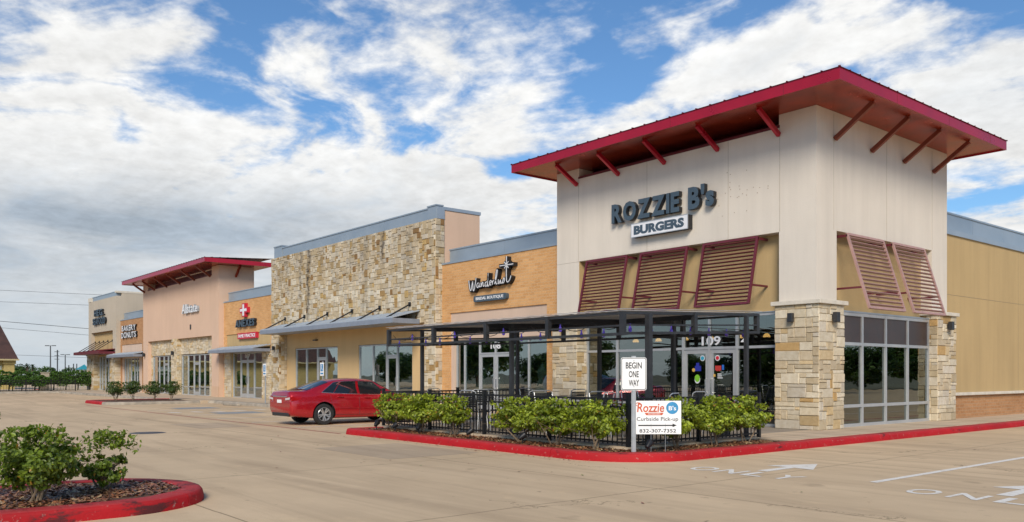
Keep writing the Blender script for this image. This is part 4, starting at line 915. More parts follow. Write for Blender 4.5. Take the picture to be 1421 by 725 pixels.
m.build('roof_sheet', plain('galvanised_sheet', (.50, .47, .45), .5, .15), PC)
def truss(a, b, za, zb, hgt, verts, mid=True):
    m = MB(); a, b = Vector((a[0], a[1], 0)), Vector((b[0], b[1], 0)); u = (b - a).normalized()
    def Q(t, dz): p = a.lerp(b, t); return Vector((p.x, p.y, za + (zb - za) * t + dz))
    m.bar(Q(0, -.025), Q(1, -.025), .05, .045); m.bar(Q(0, -hgt), Q(1, -hgt), .05, .05)
    if mid: m.bar(Q(0, -hgt * .62), Q(1, -hgt * .62), .035, .03)
    for t in verts: p = Q(t, 0); m.box(p.x - .045, p.x + .045, p.y - .045, p.y + .045, p.z - hgt - .025, p.z - .0)
    return m.build('roof_truss', M['dgrey'], PC)
truss((XL, YF), (XR, YF), zt(YF), zt(YF), .40, (0, .25, .5, .75, 1), True)
truss((XR, YF), (XR, YB), zt(YF), zt(YB), .39, (.49,)); truss((XL, YF), (XL, YB), zt(YF), zt(YB), .40, (.5,)); truss((XL, YB), (XR, YB), zt(YB), zt(YB), .40, (.004, .25, .5, .75, .996), False)
for t in (.25, .5, .75):
    m = MB(); x = XL + (XR - XL) * t; m.bar((x, YF, zt(YF) - .08), (x, YB, zt(YB) - .08), .05, .1); m.build('rafter', M['black'], PC)
m = MB(); m.bar((XL, (YF + YB) / 2, 2.55), (XR, (YF + YB) / 2, 2.55), .05, .1); m.build('purlin', M['black'], PC)
for x, y, wd in ((-7.25, -6.0, .075), (-3.76, -6.0, .08), (.10, -5.95, .10), (-7.25, -2.9, .075), (-4.14, -2.9, .08), (-1.80, -2.95, .085), (.10, -2.95, .075)):
    m = MB(); m.box(x - wd / 2, x + wd / 2, y - wd / 2, y + wd / 2, .146, zt(y) - .05); m.box(x - .13, x + .13, y - .13, y + .13, .146, .165); m.build('post', M['dgrey'], PC)
SL = empty('string_lights', (-4, -6.4, 2.2), 'string of small violet bulbs hung under the black patio canopy edge', 'string lights')
m = MB(); pts = []
rng = random.Random(8)
for k in range(9):
    a = Vector((XL + k * (XR - XL) / 9, YF + .12, 2.42)); b = Vector((XL + (k + 1) * (XR - XL) / 9, YF + .12, 2.42))
    pts += [a.lerp(b, t / 6) - Vector((0, 0, .16 * (1 - (2 * t / 6 - 1) ** 2))) for t in range(6)]
m.tube(pts, .007, 4); m.build('wire', M['black'], SL)
for k, p in enumerate(pts[2::4]):
    q = MB(); q.lathe([(.012, .0), (.016, -.05), (.034, -.09), (.036, -.125), (.02, -.155), (0, -.16)], Matrix.Translation(p), 8); q.build('bulb', M['purple'], SL, smooth=True)
for k in range(7):
    q = MB(); q.lathe([(.012, .0), (.016, -.05), (.034, -.09), (.036, -.125), (.02, -.155), (0, -.16)], Matrix.Translation((XR - .1, -6.2 + k * .58, 2.36)), 8); q.build('bulb', M['purple'], SL, smooth=True)
m = MB(); m.tube([(XR - .1, -6.35, 2.36), (XR - .1, -2.5, 2.36)], .006, 4); m.build('wire', M['black'], SL)

# ---------------- black steel fence
def fence_run(root, pts, posts, ztop=1.03, z0=.146, pitch=.115):
    for i in range(len(pts) - 1):
        a, b = Vector((*pts[i], 0)), Vector((*pts[i + 1], 0)); L = (b - a).length; u = (b - a) / L
        n = max(1, round(L / 1.85)); s = L / n
        for k in range(n):
            p, q = a + u * (k * s + .03), a + u * ((k + 1) * s - .03); m = MB()
            m.bar(p + Vector((0, 0, ztop - .03)), q + Vector((0, 0, ztop - .03)), .03, .035); m.bar(p + Vector((0, 0, ztop - .17)), q + Vector((0, 0, ztop - .17)), .03, .03); m.bar(p + Vector((0, 0, z0 + .09)), q + Vector((0, 0, z0 + .09)), .03, .03)
            c = int((q - p).length / pitch)
            for j in range(1, c): r = p.lerp(q, j / c); m.box(r.x - .008, r.x + .008, r.y - .008, r.y + .008, z0 + .05, ztop - .03)
            m.build('fence_panel', M['black'], root)
            if not (i and k == 0 and False):
                m = MB(); r = a + u * k * s; m.box(r.x - .032, r.x + .032, r.y - .032, r.y + .032, z0 - .01, ztop + .04); m.box(r.x - .038, r.x + .038, r.y - .038, r.y + .038, ztop + .04, ztop + .06); m.build('fence_post', M['black'], root)
        if i == len(pts) - 2:
            m = MB(); m.box(b.x - .032, b.x + .032, b.y - .032, b.y + .032, z0 - .01, ztop + .04); m.build('fence_post', M['black'], root)
FN = empty('patio_fence', (-3.8, -6.75, .146), 'black steel picket fence round the patio behind the clipped shrubs', 'fence')
fence_run(FN, [(-7.85, -2.2), (-7.85, -6.75), (.33, -6.75), (.33, -2.85)], None)
m = MB(); m.box(-7.9, .40, -6.86, -6.66, .0, .165); m.box(.26, .44, -6.66, -3.0, 0, .165); struct(m, 'fence_footing', M['walk'])

# ---------------- patio chairs and tables
def make_chair():
    r = empty('patio_chair', (0, 0, 0), '', 'chair', 'chairs on the patio')
    m = MB()
    for i in range(9): m.box(-.20, .20, -.20 + i * .045, -.165 + i * .045, .44, .455)
    m.box(-.22, .22, -.22, -.20, .435, .46); m.box(-.22, -.20, -.2, .22, .435, .46); m.box(.20, .22, -.2, .22, .435, .46); m.build('seat', M['black'], r)
    m = MB()
    n = 8
    for i in range(n): z = .56 + i * .04; m.box(-.20, .20, .225 + (z - .45) * .18, .235 + (z - .45) * .18, z, z + .032)
    m.build('backrest', M['black'], r)
    m = MB(); m.tube([(-.22, .22, .45), (-.22, .33, .90), (-.15, .34, .93), (.15, .34, .93), (.22, .33, .90), (.22, .22, .45)], .013, 6); m.tube([(-.22, .26, .66), (-.25, -.05, .66), (-.23, -.2, .62), (-.22, -.2, .45)], .012, 6); m.tube([(.22, .26, .66), (.25, -.05, .66), (.23, -.2, .62), (.22, -.2, .45)], .012, 6)
    m.build('arm_frame', M['alu'], r, smooth=True)
    for x in (-.21, .21):
        for y, yy in ((-.2, -.23), (.2, .27)):
            m = MB(); m.tube([(x, y, .44), (x * 1.05, yy, 0.0)], .013, 6); m.build('leg', M['alu'], r)
    return r
def make_table():
    r = empty('patio_table', (0, 0, 0), '', 'table', 'tables on the patio')
    m = MB(); m.lathe([(0, .72), (.38, .72), (.40, .735), (.38, .75), (0, .75)], Matrix(), 28); m.build('table_top', M['alu'], r, smooth=True)
    m = MB(); m.tube([(0, 0, .03), (0, 0, .72)], .03, 8); m.build('pedestal', M['black'], r)
    m = MB()
    for k in range(4): m.bar((0, 0, .02), (.28 * math.cos(k * 1.571 + .78), .28 * math.sin(k * 1.571 + .78), .012), .05, .025)
    m.build('base', M['black'], r); return r
ch0, tb0 = make_chair(), make_table()
tl = [(-6.4, -5.5, 'nearest the left end of the patio'), (-4.5, -5.4, 'behind the gap between the shrubs'), (-2.4, -5.5, 'behind the middle shrubs'), (-.9, -5.3, 'behind the small road sign'), (-1.6, -3.6, 'in front of the double glass doors'), (-5.2, -3.5, 'in the back row near the stone pier')]
for i, (x, y, lb) in enumerate(tl):
    o = tb0 if i == 0 else copy_tree(tb0); o.location = (x, y, .147); o['label'] = 'round silver patio table ' + lb
    for k, (ax, ay, rz) in enumerate(((-.72, .05, 90), (.72, -.05, -90))):
        c = ch0 if (i == 0 and k == 0) else copy_tree(ch0); c.location = (x + ax, y + ay, .147); c.rotation_euler = (0, 0, R(rz + random.Random(i * 7 + k).uniform(-18, 18)))
        c['label'] = 'black silver-armed chair %s of the table %s' % (('left', 'right')[k], lb)
c = copy_tree(ch0); c.location = (-4.75, -6.2, .147); c.rotation_euler = (0, 0, R(195)); c['label'] = 'dark-backed patio chair against the fence in the gap between shrubs'
# flower planters by the rear rail
for i, (x, y, lb) in enumerate(((-.45, -3.0, 'with pink flowers at the right rear post'), (-2.6, -3.1, 'with violet flowers left of the glass doors'))):
    p = empty('flower_planter', (x, y, .147), 'dark planter ' + lb, 'planter', 'planters on the patio')
    m = MB(); m.lathe([(0, 0), (.14, 0), (.19, .55), (.20, .58), (.17, .58), (.16, .5), (0, .5)], Matrix.Translation((x, y, .147)), 18); m.build('pot', M['dgrey'], p, smooth=True)
    rg = random.Random(i); m = MB(); m.c = []
    for _ in range(420):
        d = Vector((rg.gauss(0, .12), rg.gauss(0, .12), rg.uniform(0, .28))); c = Vector((x, y, .70)) + d; a = Vector((rg.gauss(0, 1), rg.gauss(0, 1), rg.gauss(0, 1))).normalized(); b = a.orthogonal().normalized(); s = rg.uniform(.012, .028)
        m.add([c - a * s, c + b * s, c + a * s, c - b * s], [(0, 1, 2, 3)])
        cc = (.04, .10, .02) if rg.random() < .62 else ((.45, .05, .16) if i == 0 else (.16, .08, .45)); m.c += [cc + (1,)] * 4
    m.build('blooms', M['leaf'], p)

# ================================================================== SHRUBS
def leaf_mesh(P_, Nrm, size, cols, seed, aspect=.52):
    rng = np.random.default_rng(seed); n = len(P_)
    t = rng.normal(size=(n, 3)); t[:, 2] += .5; t -= Nrm * (t * Nrm).sum(1)[:, None]; t /= np.linalg.norm(t, axis=1)[:, None] + 1e-9
    b = np.cross(Nrm, t); s = (size * rng.uniform(.65, 1.25, n))[:, None]
    V = np.empty((n, 6, 3)); fold = Nrm * s * .16
    V[:, 0] = P_ - t * s; V[:, 1] = P_ - t * s * .25 + b * s * aspect + fold; V[:, 2] = P_ + t * s * .55 + b * s * aspect * .72 + fold
    V[:, 3] = P_ + t * s; V[:, 4] = P_ + t * s * .55 - b * s * aspect * .72 + fold; V[:, 5] = P_ - t * s * .25 - b * s * aspect + fold
    me = bpy.data.meshes.new('foliage'); idx = np.arange(n) * 6
    F = np.concatenate([np.stack([idx, idx + 1, idx + 2, idx + 3], 1), np.stack([idx, idx + 3, idx + 4, idx + 5], 1)])
    me.vertices.add(n * 6); me.vertices.foreach_set('co', V.reshape(-1)); me.loops.add(len(F) * 4); me.loops.foreach_set('vertex_index', F.reshape(-1).astype(np.int32))
    me.polygons.add(len(F)); me.polygons.foreach_set('loop_start', (np.arange(len(F)) * 4).astype(np.int32)); me.update(calc_edges=True)
    C4 = np.repeat(np.concatenate([cols, np.ones((n, 1))], 1), 6, 0).astype(np.float32)
    a = me.color_attributes.new('Col', 'FLOAT_COLOR', 'POINT'); a.data.foreach_set('color', C4.reshape(-1)); me.validate(); return me
def shrub(name, loc, label, cat, group, hw, z0, z1, n, size, seed, box=.55, tips=40, pal=((.045, .105, .014), (.20, .30, .035)), trunks=5, clumps=60, density=.55, mat='leaf', asp=.95, tipsz=.10):
    rng = np.random.default_rng(seed); root = empty(name, loc, label, cat, group)
    # clump centres spread through a clipped rounded volume
    cen = rng.uniform(-1, 1, (clumps * 4, 3)); p = 2 + 4 * box
    keep = (np.abs(cen) ** p).sum(1) < 1; cen = cen[keep][:clumps]
    rad = np.linalg.norm(cen, axis=1); cen = cen * (.55 + .45 * rng.random((len(cen), 1)))
    h = (z1 - z0) / 2; zc = (z1 + z0) / 2
    k = rng.integers(0, len(cen), n); off = rng.normal(size=(n, 3)); off /= np.linalg.norm(off, axis=1)[:, None]
    rr = (rng.random(n) ** .35)[:, None] * density * .62
    L = cen[k] + off * rr * np.array([1, 1, 1.0])
    q = (np.abs(L) ** p).sum(1) ** (1 / p); L /= np.maximum(q, 1)[:, None] * (1 + .02 * rng.normal(size=(n, 1)))
    L = L[rng.random(len(L)) < 1.0]
    taper = 1 - .45 * np.clip(-L[:, 2], 0, 1)[:, None] ** 1.5
    P_ = np.concatenate([L[:, :2] * hw * taper * np.array([[1, asp]]), L[:, 2:3] * h + zc], 1)
    out = L / (np.linalg.norm(L, axis=1)[:, None] + 1e-6)
    Nn = out * .7 + rng.normal(size=(len(L), 3)) * .55 + np.array([0, 0, .55]); Nn /= np.linalg.norm(Nn, axis=1)[:, None]
    # tip shoots
    if tips:
        d = rng.normal(size=(tips, 3)); d[:, 2] = np.abs(d[:, 2]) * 1.4 + .3; d /= np.linalg.norm(d, axis=1)[:, None]
        base = np.concatenate([d[:, :2] * hw * .85, d[:, 2:3] * h * .85 + zc], 1); base[:, :2] *= rng.uniform(.3, 1, (tips, 1))
        base[:, 2] = np.minimum(zc + h * .9, base[:, 2] + h * .3)
        tt = rng.uniform(.2, 1, (tips, 9, 1)); tp = (base[:, None, :] + (d[:, None, :] * .5 + np.array([0, 0, .8])) * tipsz * tt + rng.normal(size=(tips, 9, 3)) * .016).reshape(-1, 3)
        tn = rng.normal(size=(len(tp), 3)) + np.array([0, 0, .6]); tn /= np.linalg.norm(tn, axis=1)[:, None]
        P_ = np.concatenate([P_, tp]); Nn = np.concatenate([Nn, tn])
    a, b = np.array(pal[0]), np.array(pal[1]); f = rng.beta(1.3, 1.5, len(P_))[:, None]
    ck = rng.random(len(cen)); f = np.clip(f * .65 + .35 * np.concatenate([ck[k], rng.random(len(P_) - n)])[:, None], 0, 1)
    cols = a + (b - a) * f; old = rng.random(len(P_)) < .018; cols[old] = (.36, .20, .03)
    me = leaf_mesh(P_, Nn, size, cols, seed); me.materials.append(M[mat]); fo = bpy.data.objects.new('foliage', me); COL.objects.link(fo); fo.parent = root
    rg = random.Random(seed)
    m = MB()
    for i in range(trunks):
        an = rg.uniform(0, 6.28); c = cen[rg.randrange(len(cen))]; end = Vector((c[0] * hw * .9, c[1] * hw * .9, c[2] * h * .6 + zc)); st = Vector((.06 * math.cos(an), .05 * math.sin(an), -.02)); mid = st.lerp(end, .45) + Vector((rg.uniform(-.04, .04), rg.uniform(-.04, .04), .03))
        r0 = .007 + .006 * rg.random(); m.tube([st, mid, end], [r0 * 1.3, r0, r0 * .4], 6)
        for _ in range(5):
            c2 = cen[rg.randrange(len(cen))]; e2 = Vector((c2[0] * hw, c2[1] * hw, c2[2] * h * .85 + zc)); m.tube([mid.lerp(end, rg.uniform(0, .8)), e2], [r0 * .5, r0 * .15], 5)
    off_ = m; v0 = [Vector(v) for v in m.v]; m.v = [tuple(v + Vector(loc)) for v in v0]
    m.build('stems', M['bark'], root, smooth=True)
    return root
LP = ((.028, .062, .008), (.50, .60, .05))
SG = 'clipped shrubs in front of the patio fence'
sp = [(-6.75, 'at the left end of the patio bed, beside the red car'), (-5.55, 'second from the left end of the patio bed'), (-4.40, 'just left of the gap in the patio row'),
      (-2.20, 'just right of the gap in the patio row'), (-1.15, 'in the middle of the patio row, left of the dark hole'), (-.12, 'just left of the grey sign post')]
SH = (.80, .66, .52, .92, .74, .74)
for i, (x, lb) in enumerate(sp):
    shrub('shrub', (x, -7.12, .12), 'bright green clipped shrub ' + lb, 'shrub', SG, SH[i] * .96, .20, .78, int(3600 * SH[i] / .8), .036, 100 + i, .28, tips=34, tipsz=.08, clumps=70, pal=LP, asp=.50 / SH[i], density=.40)
sq = [(.70, -5.85, 'right behind the small white pick-up sign'), (.74, -4.85, 'second from the right end of the patio row'), (.72, -3.85, 'at the right end of the row beside the stone pier')]
for i, (x, y, lb) in enumerate(sq):
    shrub('shrub', (x, y, .12), 'bright green clipped shrub ' + lb, 'shrub', SG, .48, .20, .82, 3500, .036, 120 + i, .28, asp=1.25, tips=34, tipsz=.08, clumps=70, pal=LP, density=.40)
FP = ((.022, .052, .008), (.28, .38, .035))
shrub('shrub', (.60, -15.95, .12), 'dense dark green shrub in the foreground island', 'shrub', None,   .50, .14, .67, 5200, .026, 140, .45, 90, FP, 9, 90, .40, tipsz=.10)
shrub('shrub', (.10, -15.15, .12), 'loose sprawling shrub nearest the tip of the foreground island', 'shrub', None,   .40, .04, .48, 1700, .025, 141, 0, 60, FP, 14, 34, .30, tipsz=.18)
shrub('shrub', (.02, -16.42, .12), 'tall twiggy shrub cut off by the left picture edge', 'shrub', None, .34, .50, 1.16, 1100, .024, 142, 0, 40, FP, 10, 34, .34, tipsz=.25)
for i, (x, y, lb) in enumerate(((-35.2, -5.9, 'nearest the red kerb of the far island'), (-35.0, -5.1, 'second from the red kerb of the far island'), (-34.7, -4.2, 'third from the red kerb of the far island'), (-34.4, -3.4, 'nearest the shop walk in the far island'))):
    shrub('shrub', (x, y, .12), 'dark round shrub ' + lb, 'shrub', 'shrubs in the far kerbed island', .58, .26, .86, 1700, .036, 150 + i, pal=((.025, .055, .01), (.11, .18, .03)))

# ---------------- hedge rows, trees and lot beyond
HG = 'dark clipped hedges beyond the far lot'
def hedge(x, y0, y1, z1, seed, lb):
    rng = np.random.default_rng(seed); n = int((y1 - y0) * 1500); root = empty('hedge', (x, (y0 + y1) / 2, .14), lb, 'hedge', HG)
    u = rng.uniform(-1, 1, (n, 3)); ax = rng.choice(3, n, p=[.5, .15, .35]); sgn = np.sign(rng.uniform(-1, 1, n)); sgn[ax == 2] = 1
    u[np.arange(n), ax] = sgn * rng.uniform(.8, 1.03, n); P_ = u * np.array([.45, (y1 - y0) / 2, (z1 - .35) / 2]) + np.array([0, 0, (z1 + .35) / 2])
    bumps = .07 * np.sin(P_[:, 1] * 5 + seed) + .05 * np.sin(P_[:, 1] * 11); P_[:, 2] += bumps * (P_[:, 2] > .8); P_[:, 2] = np.where((P_[:, 2] < .62) & (np.sin(P_[:, 1] * 4.2 + seed) > .1), .75 + rng.random(n) * .2, P_[:, 2])
    Nn = rng.normal(size=(n, 3)) + np.array([.5, 0, .5]); Nn /= np.linalg.norm(Nn, axis=1)[:, None]
    cols = np.array([.03, .07, .012]) + rng.random((n, 1)) * np.array([.10, .17, .02])
    me = leaf_mesh(P_, Nn, .055, cols, seed); me.materials.append(M['leafd']); fo = bpy.data.objects.new('foliage', me); COL.objects.link(fo); fo.parent = root
    m = MB(); y = y0 + .3
    while y < y1: m.tube([(x, y, .1), (x + .03, y + .05, .8)], .045, 5); y += .9
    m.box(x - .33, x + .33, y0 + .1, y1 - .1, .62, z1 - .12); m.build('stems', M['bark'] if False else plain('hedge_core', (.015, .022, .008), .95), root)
hedge(-66.0, -11.5, -3.75, 1.50, 1, 'dark clipped hedge row on the left of the beige block'); hedge(-66.0, -2.95, .8, 1.46, 2, 'dark clipped hedge row between the beige block and the far tower'); hedge(-64.4, -11.5, -3.2, 1.12, 3, 'low dark hedge just behind the far black fence')
o = empty('lot_fence', (-62.7, -5, .14), 'low black steel fence standing before the far hedges', 'fence')
fence_run(o, [(-62.7, -8.6), (-62.7, -1.75)], None, 1.0, .14, .19)
m = MB(); m.box(-66.4, -65.6, -3.62, -3.0, .1, 1.56); m.box(-66.45, -65.55, -3.67, -2.95, 1.56, 1.62); tag(m.build('utility_cabinet', M['beigebox'], bevel=.03), 'plain beige cabinet standing in the gap between the far hedges', 'cabinet')
def tree(name, loc, lb, cat, grp, hgt, rad, seed, n=2600, size=.09, pal=((.02, .05, .01), (.11, .18, .03)), crown_z=.35, lobes=14, link=True):
    rng = np.random.default_rng(seed); root = empty(name, loc, lb, cat, grp)
    cz = hgt * (crown_z + 1) / 2; ch = hgt * (1 - crown_z) / 2
    d = rng.normal(size=(lobes, 3)); d /= np.linalg.norm(d, axis=1)[:, None]; cen = d * (rng.random((lobes, 1)) ** .4) * .68
    k = rng.integers(0, lobes, n); off = rng.normal(size=(n, 3)); off /= np.linalg.norm(off, axis=1)[:, None]
    L = cen[k] + off * (rng.random((n, 1)) ** .3) * rng.uniform(.22, .42, lobes)[k][:, None]; P_ = L * np.array([rad, rad, ch]) + np.array([0, 0, cz])
    Nn = off + rng.normal(size=(n, 3)) * .5 + np.array([0, 0, .4]); Nn /= np.linalg.norm(Nn, axis=1)[:, None]
    cols = np.array(pal[0]) + (rng.random((n, 1)) * .6 + .4 * rng.random(lobes)[k][:, None]) * (np.array(pal[1]) - np.array(pal[0]))
    me = leaf_mesh(P_, Nn, size, cols, seed); me.materials.append(M['leafd']); fo = bpy.data.objects.new('crown', me); COL.objects.link(fo); fo.parent = root
    rg = random.Random(seed); m = MB(); L0 = Vector(loc); r0 = hgt * .022
    m.tube([L0, L0 + Vector((.02 * hgt, 0, hgt * .3)), L0 + Vector((0, .01 * hgt, hgt * .75))], [r0 * 1.3, r0, r0 * .3], 8)
    for c in cen[:8]: m.tube([L0 + Vector((0.01 * hgt, 0, hgt * rg.uniform(.28, .5))), L0 + Vector((c[0] * rad, c[1] * rad, c[2] * ch + cz))], [r0 * .6, r0 * .15], 5)
    m.build('trunk', M['trunk'], root, smooth=True); return root
def at(px, w_, z=0.): u = (px - 710.5) / 1171 * w_; return (CAM.x + u * math.cos(YAW) - w_ * math.sin(YAW), CAM.y + u * math.sin(YAW) + w_ * math.cos(YAW), z)
tree('round_tree', at(82, 100), 'round leafy tree standing behind the far hedge beside the lamp posts', 'tree', None, 2.75, 1.5, 5, 2200, .09, crown_z=.1)
for i, (px, w_, h_, r_, lb) in enumerate(((22, 190, 4.6, 3.2, 'left of the two palms'), (60, 210, 3.8, 4.0, 'low on the horizon between the palms and the lamp'), (98, 230, 3.6, 5.0, 'low on the horizon right of the tall lamp'), (30, 260, 4.4, 4.0, 'far behind the palms'), (122, 170, 3.3, 2.6, 'beside the teal tent roof'))):
    tree('distant_tree', at(px, w_), 'small dark tree ' + lb, 'tree', 'dark trees along the far horizon', h_, r_, 60 + i, 900, .22, crown_z=.05)
for i, (px, w_, lb) in enumerate(((37, 150, 'left one of the two'), (44.5, 155, 'right one of the two'))):
    p = Vector(at(px, w_)); r = empty('palm_tree', p, 'small shaggy palm on the horizon, ' + lb, 'tree', 'palms on the horizon'); m = MB(); m.tube([p, p + Vector((0, .1, 2.8))], [.22, .16], 6); m.build('trunk', M['trunk'], r); m = MB(); m.c = []
    rg = random.Random(i)
    for k in range(34):
        a = rg.uniform(0, 6.28); e = rg.uniform(-.9, 1.2); d = Vector((math.cos(a) * math.cos(e), math.sin(a) * math.cos(e), math.sin(e))); s = Vector((-math.sin(a), math.cos(a), 0)) * .10; c = p + Vector((0, .1, 2.85))
        m.add([c - s * .3, c + d * .55 - s, c + d * 1.0 + Vector((0, 0, -.3)), c + d * .55 + s, c + s * .3], [(0, 1, 2, 3, 4)]); m.c += [(.035, .06, .02, 1)] * 5
    m.build('crown', M['leafd'], r)
# house with brown roof
H = empty('house_building', (-84, -13, 0), 'mustard house with steep brown roof at the left picture edge', 'building')
m = MB(); m.box(-94, -75.3, -26, -4.4, 0, 2.72); m.build('wall', M['housewall'], H)
m = MB(); m.box(-75.9, -75.0, -4.75, -3.95, 0, 2.72); m.box(-76.0, -74.9, -4.85, -3.85, 2.35, 2.72); m.build('pillar', M['housewall'], H)
m = MB(); v = [(-74.6, -26, 2.78), (-74.6, -3.7, 2.78), (-95, -3.7, 2.78), (-95, -26, 2.78), (-84.8, -5.6, 5.95), (-84.8, -26, 5.95)]
v[4] = (-79.5, -4.55, 6.35); v[5] = (-79.5, -26, 6.35); m.add(v, [(0, 1, 4, 5), (1, 2, 4), (2, 3, 5, 4), (0, 5, 3), (3, 2, 1, 0)]); m.build('roof', M['houseroof'], H)
m = MB(); m.box(-74.65, -74.55, -26, -3.65, 2.66, 2.79); m.build('gutter', plain('cream_trim', (.45, .38, .2), .7), H)
m = MB(); m.box(-75.3, -75.25, -8.5, -4.9, .9, 2.2); m.build('window', M['palewin'], H)
# lamp posts, poles, wires
for i, (px, py, w_, lb) in enumerate(((70, 480, 150, 'taller double-headed lot lamp post left of the utility pole'), (90.5, 492.5, 175, 'shorter double-headed lot lamp post right of the utility pole'))):
    p = Vector(at(px, w_)); h_ = 1.43 + (520 - py) * w_ / 1171; r = empty('lot_lamp', p, lb, 'lamp post', 'lamp posts on the far lot'); m = MB(); m.tube([p, p + Vector((0, 0, h_))], [.13, .09], 8); m.build('pole', M['wire'], r)
    u = Vector((math.cos(YAW), math.sin(YAW), 0))
    for s in (-1, 1): m = MB(); c = p + u * s * .62 + Vector((0, 0, h_)); m.bar(p + Vector((0, 0, h_)), c, .08, .08); m.bar(c - u * .3, c + u * .3, .3, .14); m.build('lamp_head', M['wire'], r)
for i, (px, py, w_, lb) in enumerate(((79.7, 486, 240, 'tall utility pole standing between the two lot lamp posts'), (95.5, 507, 260, 'left of three small bare poles near the far tower'), (102, 505, 270, 'middle of three small bare poles near the far tower'), (106.5, 505, 290, 'right of three small bare poles near the far tower'))):
    p = Vector(at(px, w_)); h_ = 1.43 + (520 - py) * w_ / 1171; r = empty('utility_pole', p, lb, 'pole', 'poles on the horizon'); m = MB(); m.tube([p, p + Vector((0, 0, h_))], .17, 6); m.build('pole', M['wire'], r)
    if i == 0:
        u = Vector((math.cos(YAW), math.sin(YAW), 0))
        for k, dz in enumerate((.5, 1.6, 2.6)): m = MB(); m.bar(p + Vector((0, 0, h_ - dz)) - u * .8, p + Vector((0, 0, h_ - dz)) + u * .5, .2, .16); m.build('crossarm', M['wire'], r)
for i, (y0, y1, dist, lb) in enumerate(((446, 457, 90, 'lowest thick dark power line over the far lot'), (455, 466, 100, 'thin power line just under the thick one'), (419, 424, 170, 'faint high power line left of the far tower'), (403, 409, 180, 'faintest topmost power line'), (492, 497, 230, 'low faint power line just above the horizon'))):
    pts = []
    for k in range(13):
        t = k / 12; px = -160 + t * 330; py = y0 + (y1 - y0) * (px / 130.) + (2 * t - 1) ** 2 * -4 * 0; w_ = dist * (1 + .0 * t); a = Vector(at(px, w_, 1.43 + (520 - py) * w_ / 1171)); pts.append(a)
    m = MB(); m.tube(pts, .016 * dist / 90 * (1.6 if i == 0 else 1.0) , 4); tag(m.build('power_line', M['wire']), lb, 'power line', 'power lines over the far lot')
c = Vector(at(113.5, 88)); r = empty('canopy_tent', c, 'teal pitched tent roof showing above the hedge by the far tower', 'tent')
m = MB(); m.add([c + Vector(v) for v in ((-1, -.42, 1.95), (1, -.42, 1.95), (1, .5, 1.95), (-1, .5, 1.95), (0, .25, 2.5))], [(0, 1, 4), (1, 2, 4), (2, 3, 4), (3, 0, 4), (3, 2, 1, 0)]); m.build('tent_roof', M['teal'], r)
for a, b in ((-.95, -.38), (.95, -.38), (.95, .46), (-.95, .46)): m = MB(); m.tube([c + Vector((a, b, 0)), c + Vector((a, b, 1.96))], .03, 5); m.build('leg', M['alu'], r)

# ================================================================== SIGNS ON POSTS
def local(loc, rz): return Matrix.Translation(loc) @ Matrix.Rotation(rz, 4, 'Z')
def rrect(x0, x1, z0, z1, r_, n=4):
    o = []
    for cx, cz, a0 in ((x0 + r_, z0 + r_, 180), (x1 - r_, z0 + r_, 270), (x1 - r_, z1 - r_, 0), (x0 + r_, z1 - r_, 90)):
        o += [(cx + r_ * math.cos(R(a0 + 90 * k / n)), cz + r_ * math.sin(R(a0 + 90 * k / n))) for k in range(n + 1)]
    return o
def plate(mb, pts, y, th, mi=0): k = len(pts); mb.add([(a, y - th, b) for a, b in pts] + [(a, y, b) for a, b in pts], [tuple(range(k)), tuple(range(k, 2 * k))[::-1]] + [(i, k + i, k + (i + 1) % k, (i + 1) % k) for i in range(k)], mi)
blk = plain('sign_black', (.012, .012, .013), .5)
r = empty('road_sign', (.867, -7.20, .118), 'white BEGIN ONE WAY road sign on a galvanised post among the shrubs', 'sign', rz=YAW)
m = MB(); m.box(-.025, .025, -.0, .035, -.1, 1.62); m.box(-.038, -.025, .02, .035, -.1, 1.62); m.box(.025, .038, .02, .035, -.1, 1.62); ob = m.build('post', M['galv']); ob.parent = r
ZB = 1.05; m = MB(); plate(m, rrect(-.215, .21, ZB, ZB + .545, .035), -.002, .004); ob = m.build('sign_plate', M['white']); ob.parent = r
b = MB(); o1, i1 = rrect(-.207, .202, ZB + .008, ZB + .537, .03), rrect(-.197, .192, ZB + .018, ZB + .527, .024); k = len(o1)
b.add([(a, -.0075, c) for a, c in o1] + [(a, -.0075, c) for a, c in i1], [(i, (i + 1) % k, k + (i + 1) % k, k + i) for i in range(k)]); bo = b.build('border', blk); bo.parent = ob
m = MB()
for s, a, c_, z in (('BEGIN', -.135, .13, .36), ('ONE', -.085, .08, .215), ('WAY', -.085, .085, .07)): text_into(m, s, a, c_, ZB + z, ZB + z + .105, -.006, .003, .015)
lo = m.build('lettering', blk); lo.parent = ob
m = MB()
for z in (.06, .49): m.lathe([(0, .006), (.009, .004), (.01, 0)], Matrix.Translation((0, -.006, ZB + z)) @ Matrix.Rotation(R(90), 4, 'X'), 8)
bo = m.build('bolt_heads', M['galv']); bo.parent = ob
r = empty('yard_sign', (1.10, -6.86, .118), 'white curbside pick-up yard sign on wire legs beside the road sign post', 'sign', rz=YAW + R(2))
m = MB(); m.box(-.385, .385, 0, .006, .32, .875); ob = m.build('panel', M['white']); ob.parent = r
for x in (-.12, .12): m = MB(); m.tube([(x, .003, -.05), (x, .003, .5)], .004, 5); q = m.build('wire_leg', M['galv']); q.parent = r
orange = plain('orange_red_print', (.55, .10, .035), .5); blue = plain('sky_blue_print', (.04, .26, .50), .5)
m = MB(); text_into(m, 'Rozzie', -.355, .10, .685, .835, .0, .0015, .018, .12); m.tube([(-.345, -.002, .79), (-.37, -.002, .80), (-.375, -.002, .83), (-.34, -.002, .845), (-.30, -.002, .835)], .006, 5)
m.add([(-.23, -.0015, .675), (.09, -.0015, .675), (.065, -.0015, .635), (-.20, -.0015, .635)], [(0, 3, 2, 1)]); q = m.build('logo_print', orange); q.parent = ob
